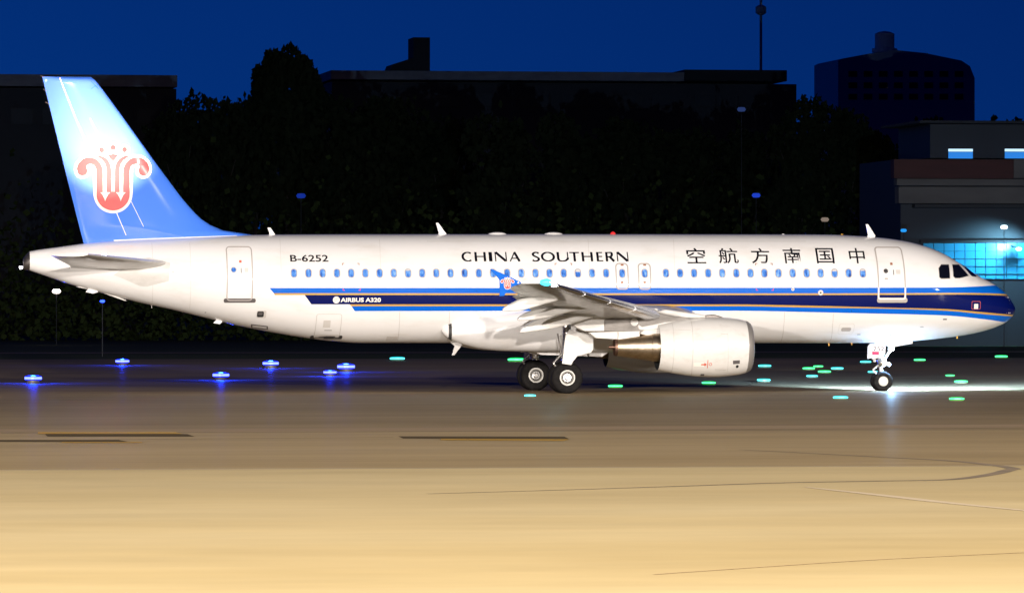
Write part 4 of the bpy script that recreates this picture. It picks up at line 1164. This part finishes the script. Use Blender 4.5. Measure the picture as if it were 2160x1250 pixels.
# left hall
Yb = 430.0; gr = ground_row(Yb) + 2
t = thing('hangar', 'long flat roofed hall with pale parapet behind the tail fin', 'building', (P(150, 300, Yb)[0], Yb + 15, 0))
def sub(o): o.location = Vector(o.location) - Vector(o.parent.location); return o
sub(bbox(B(), -260, 372, 184, gr, Yb, 30).go('wall', M['darkwall'], t)); sub(bbox(B(), -262, 374, 155, 183.6, Yb - .4, 31).go('parapet', M['paleconc'], t))
wb = B()
for k in range(9): bbox(wb, -240 + k*66, -196 + k*66, 230, 262, Yb - .15, .1)
for k in range(9): sub(bbox(B(), -240 + k*66, -196 + k*66, 230, 262, Yb - .15, .14).go('window', M['bluegrey'], t))
t = thing('terminal_building', 'long dark terminal with pale roof edge and stair tower behind the middle trees', 'building', (P(1150, 300, 470)[0], 490, 0))
Yb = 470.0; gr = ground_row(Yb) + 2
sub(bbox(B(), 700, 1680, 172, gr, Yb, 34).go('wall', M['darkwall'], t)); sub(bbox(B(), 698, 1443, 148.5, 171.6, Yb - .4, 35).go('parapet', M['paleconc'], t))
sub(bbox(B(), 1444, 1660, 147, 171.6, Yb - .2, 34).go('roof', M['roofdark'], t))
sub(B().prism(pxpoly([(822, 150), (828, 136), (872, 122), (872, 150)], Yb + 4), Yb + 4, Yb + 10).go('stair_roof', M['roofdark'], t))
sub(bbox(B(), 872, 907, 79, 150, Yb + 4, 5).go('stair_tower', M['roofdark'], t))
for k in range(10): sub(bbox(B(), 730 + k*92, 790 + k*92, 200, 225, Yb - .15, .14).go('window', M['bluegrey'], t))
# right-hand building
Yb = 237.0; gr = ground_row(Yb) + 2
t = thing('station_building', 'grey and red banded airport building with blue lit windows ahead of the nose', 'building', (P(2100, 400, Yb)[0], Yb + 8, 0))
sub(bbox(B(), 1900, 2420, 335.3, gr, Yb + 1.0, 16).go('wall', M['bluegrey'], t))
sub(bbox(B(), 1962, 2420, 262, 335, Yb + 2.6, 12).go('upper_storey', M['bluegrey'], t))
sub(bbox(B(), 1940, 2420, 254, 261.6, Yb + 1.2, 15).go('roof', M['roofdark'], t))
sub(bbox(B(), 1886, 2138, 336, 376.6, Yb - .4, 1.3).go('red_fascia', M['redfascia'], t))
sub(bbox(B(), 2138.5, 2420, 336, 376.6, Yb - .3, 1.2).go('end_fascia', M['greywall'], t))
sub(bbox(B(), 1892, 2420, 377, 392.6, Yb - .2, 1.1).go('upper_band', M['greywall'], t))
sub(bbox(B(), 1896, 2420, 394, 430, Yb - .6, 1.5).go('lower_band', M['greywall'], t))
sub(bbox(B(), 1930, 2420, 430.4, 439, Yb - .2, 1.1).go('canopy_shadow_strip', M['roofdark'], t))  # dark box standing in for the shadow under the canopy
for x0, x1 in ((2001, 2052), (2120, 2200)):
    w_ = sub(bbox(B(), x0 - 1.5, x1 + 1.5, 312.5, 335, Yb + 2.45, .14).go('window', M['roofdark'], t))
    bbox(B(), x0, x1, 320.5, 334.4, Yb + 2.35, .08).go('pane', M['litblue'], w_)
    bbox(B(), x0, x1, 314, 319.8, Yb + 2.33, .09).go('lamp_tube', M['litbright'], w_)
for k in range(18):
    x = 1948 + k*22
    w_ = sub(bbox(B(), x, x + 20.6, 513, 588, Yb + .8, .18).go('glazed_panel', M['cyanpanel'], t))
sub(bbox(B(), 1942, 2420, 506, 512.6, Yb + .3, .6).go('lintel', M['roofdark'], t))
for k in range(4):
    sub(bbox(B(), 1946, 2420, 529 + k*16, 530.2 + k*16, Yb + .66, .12).go('transom', M['bluegrey'], t))
def wall_lamp(px, py, Yl, r, c, s, label, name='wall_lamp', pole=True, light=0):
    p = P(px, py, Yl)
    t = thing(name, label, 'lamp', (p[0], p[1], 0))
    h = B().lathe([(-r*.5, 0), (-r*.45, r*.7), (0, r*1.0), (r*.45, r*.7), (r*.5, 0)], (0, 0, p[2]), 'Z', 14).go('lamp_head', glow('distant lamp glow', c, s), t, True)
    if pole: B().tube((0, 0, 0), (0, 0, p[2] - r*.5), .035, .03, 8).go('pole', M['roofdark'], t, True)
    if light: lamp('lamp_light', 'POINT', (p[0], p[1] - .4, p[2]), light, c, .2)
    return t
wl_ = wall_lamp(2149, 525, Yb - 1.6, .26, (.45, .85, 1.0), 10, 'bright white blue lamp before the cyan glazed wall at right edge', 'wall_lamp', False, 0)
p = P(2149, 525, Yb - 1.6); lamp('wall_lamp_light', 'SPOT', (p[0], p[1] - .5, p[2] + .2), 3200, (.30, .75, 1.0), .2, P(2110, 560, Yb + .8), 128, .5)
B().tube((0, 0, P(2149, 525, Yb - 1.6)[2]), (0, 2.6, P(2149, 525, Yb - 1.6)[2] + .3), .05, .05, 8).go('bracket', M['roofdark'], wl_, True)
wall_lamp(2118, 479, 228, .30, (.75, .92, 1.0), 6, 'small white lamp above the cyan glazed wall', 'lamp_post')
wall_lamp(1906, 486, 222, .26, (.02, .35, 1.0), 1.0, 'dim blue lamp right of the nose antenna', 'lamp_post')
wall_lamp(1740, 463, 300, .40, (.8, .62, .5), .28, 'dull warm lamp among black trees above the characters', 'lamp_post')
wall_lamp(1595, 412, 300, .42, (.02, .08, .9), .6, 'small blue lamp in the black trees above the engine', 'lamp_post')
wall_lamp(635, 413, 300, .45, (.01, .05, .55), .5, 'small dim blue lamp in the dark right of the tail fin', 'lamp_post')
wall_lamp(1564, 231, 300, .42, (.05, .10, .35), .35, 'faint blue lamp high on the dark trees, right of centre', 'lamp_post')
wall_lamp(119, 614, 260, .36, (1.0, .86, .78), 9, 'warm white lamp beneath the tail cone', 'lamp_post')
wall_lamp(216, 635, 150, .17, (.02, .06, 1.0), 6, 'small deep blue lamp on a low pole under the tailplane', 'lamp_post')
# far tower block and mast against the sky
Yb = 900.0; gr = ground_row(Yb) + 1
t = thing('tower_block', 'pale blue far tower block with domed roof and round cap, upper right', 'building', (P(1900, 200, Yb)[0], Yb + 12, 0))
sub(B().prism(pxpoly([(1768, gr), (1768, 128), (1776, 124), (1830, 114), (1890, 106), (1950, 112), (2028, 128), (2046, 140), (2056, 165), (2056, gr)], Yb), Yb, Yb + 24).go('wall', M['farwall'], t))
a = P(1866, 106, Yb + 12)
sub(B().lathe([(0, 2.6), (.8, 2.6), (.9, 2.0), (3.8, 2.0), (4.2, 1.2), (4.4, 0)], (a[0], Yb + 12, a[2] - .5), 'Z', 20).go('roof_cap', M['farwall'], t))
for r_ in range(3):
    for k in range(8): sub(bbox(B(), 1790 + k*32, 1808 + k*32, 150 + r_*24, 162 + r_*24, Yb - .1, .12).go('window', M['bluegrey'], t))
t = thing('radio_mast', 'thin faint mast rising to the top edge, right of centre', 'mast', (P(1605, 200, Yb)[0], Yb, 0))
zt_ = P(1605, -6, Yb)[2]
B().tube((0, 0, 0), (0, 0, zt_), .34, .26, 8).go('pole', M['farwall'], t)
B().lathe([(0, .5), (.4, 1.1), (1.6, 1.1), (2.0, .5)], (0, 0, P(1605, 32, Yb)[2]), 'Z', 12).go('platform', M['farwall'], t)

# ------------------------------------------------------------------ trees
M['leaf'] = mat('dark foliage', (.018, .024, .011), .9, spec=.0, noise=(.6, (1, 1, 1), (.028, .034, .016), .4, .7))
M['shrub'] = mat('dark shrub leaves', (.04, .055, .016), .9, spec=0, noise=(.3, (1, 1, 1), (.055, .07, .022), .4, .7))
M['bark'] = mat('bark', (.05, .04, .03), .9)
def tree_meshes(seed, n=5200, dome=False):
    r = np.random.default_rng(seed)
    lobes = [((r.uniform(-.15, .15), r.uniform(-.13, .13), r.uniform(.30, .86)), r.uniform(.09, .14), .8) for _ in range(16)] + [((0, 0, z), .17, .9) for z in (.35, .55, .75)]
    if dome: lobes = [((0, 0, .835), .20, .82)] * 7 + [((r.uniform(-.16, .16), r.uniform(-.1, .1), z), .13, .9) for z in (.25, .4, .5, .6, .68, .72, .78)]
    V = []; Fc = []
    for i in range(n):
        c0, rad, fl = lobes[i % len(lobes)]
        d = r.normal(size=3); d /= np.linalg.norm(d); rr = rad * r.uniform(.3, 1.0) ** .45 * (1 + .06*math.sin(9*d[0] + 7*d[2]))
        c = np.array(c0) + d * rr * np.array((1, 1, fl))
        if c[2] > 1.01 or c[2] < .08: continue
        s = r.uniform(.009, .022); a = r.normal(size=3); a /= np.linalg.norm(a); b = np.cross(a, r.normal(size=3)); b /= np.linalg.norm(b)
        k = len(V); V += [tuple(c + a*s), tuple(c + b*s*.8), tuple(c - a*s), tuple(c - b*s*.8)]; Fc.append((k, k+1, k+2, k+3))
    me = bpy.data.meshes.new('crown'); me.from_pydata(V, [], Fc); me.materials.append(M['leaf'])
    tb = B().tube((0, 0, 0), (.005, 0, .55), .016, .009, 8)
    for k in range(5):
        a = k*1.26; tb.tube((.004, 0, .28 + .05*k), (.12*math.cos(a), .12*math.sin(a), .42 + .08*k), .006, .002, 6)
    o = tb.go('trunk', M['bark'], None, True); tm = o.data; bpy.data.objects.remove(o)
    return me, tm
TM = [tree_meshes(s) for s in (3, 5, 8, 13)] + [tree_meshes(21, 8000, True)]
def tree(px, ytop, Yt, width, label, k, group='dark trees behind the runway', kind=None):
    p = P(px, ytop, Yt); h = p[2]
    wm = width / (F / ((Yt - CY) / VY))
    t = thing('tree', label, 'tree', (p[0], Yt, 0), group)
    t.rotation_euler = (0, 0, k * 1.7 if kind is None else 0)
    sx = wm / .52
    t.scale = (sx, sx, h)
    q = TM[k % 4 if kind is None else kind]
    link('crown', q[0], t); link('trunk', q[1], t)
LBL = 'tall dark broadleaf tree in the black tree line behind the jet'
k = 0
for (x, y, w) in ((385, 152, 190), (460, 141, 210), (725, 152, 230), (800, 165, 230), (930, 185, 220), (1060, 190, 230), (1190, 205, 230), (1320, 215, 230), (1450, 215, 220), (1570, 225, 220),
                  (1690, 165, 210), (1790, 190, 190), (540, 132, 200), (665, 150, 210)):
    tree(x, y, 330 + 7 * (k % 5), w, LBL, k); k += 1
tree(605, 99, 345, 205, 'tallest dark tree with rounded dome crown right of the tail fin', 2, None, 4)
for (x, y, w, l) in ((330, 330, 170, 'low dark tree right behind the tail fin, at the left end of the tree line'), (1860, 240, 150, 'dark tree below the far tower block, at the right end of the tree line'),
                     (1960, 192, 190, 'dark tree peeping over the roof of the banded building below the tower block'), (2060, 205, 180, 'dark tree over the banded building roof, second from the right edge'),
                     (2150, 196, 190, 'dark tree over the banded building roof at the right edge')):
    tree(x, y, 345 if x < 1900 else 420, w, l, k, 'trees at the ends of the tree line'); k += 1
def hedge_mesh():
    V = []; Fc = []
    for i in range(18000):
        c = (rng.uniform(-60, 62), rng.uniform(0, 10), abs(rng.normal(0, 1)) * 5.5)
        s = rng.uniform(.2, .45); a = rng.normal(size=3); a /= np.linalg.norm(a); b = np.cross(a, rng.normal(size=3)); b /= np.linalg.norm(b)
        k = len(V); c = np.array(c); V += [tuple(c + a*s), tuple(c + b*s*.8), tuple(c - a*s), tuple(c - b*s*.8)]; Fc.append((k, k+1, k+2, k+3))
    o = mk('undergrowth', V, Fc, M['shrub']); o.location = (P(1080, 500, 320)[0], 322, 0)
    tag(o, 'dark undergrowth at the foot of the black tree line', 'undergrowth', None, 'stuff')
hedge_mesh()
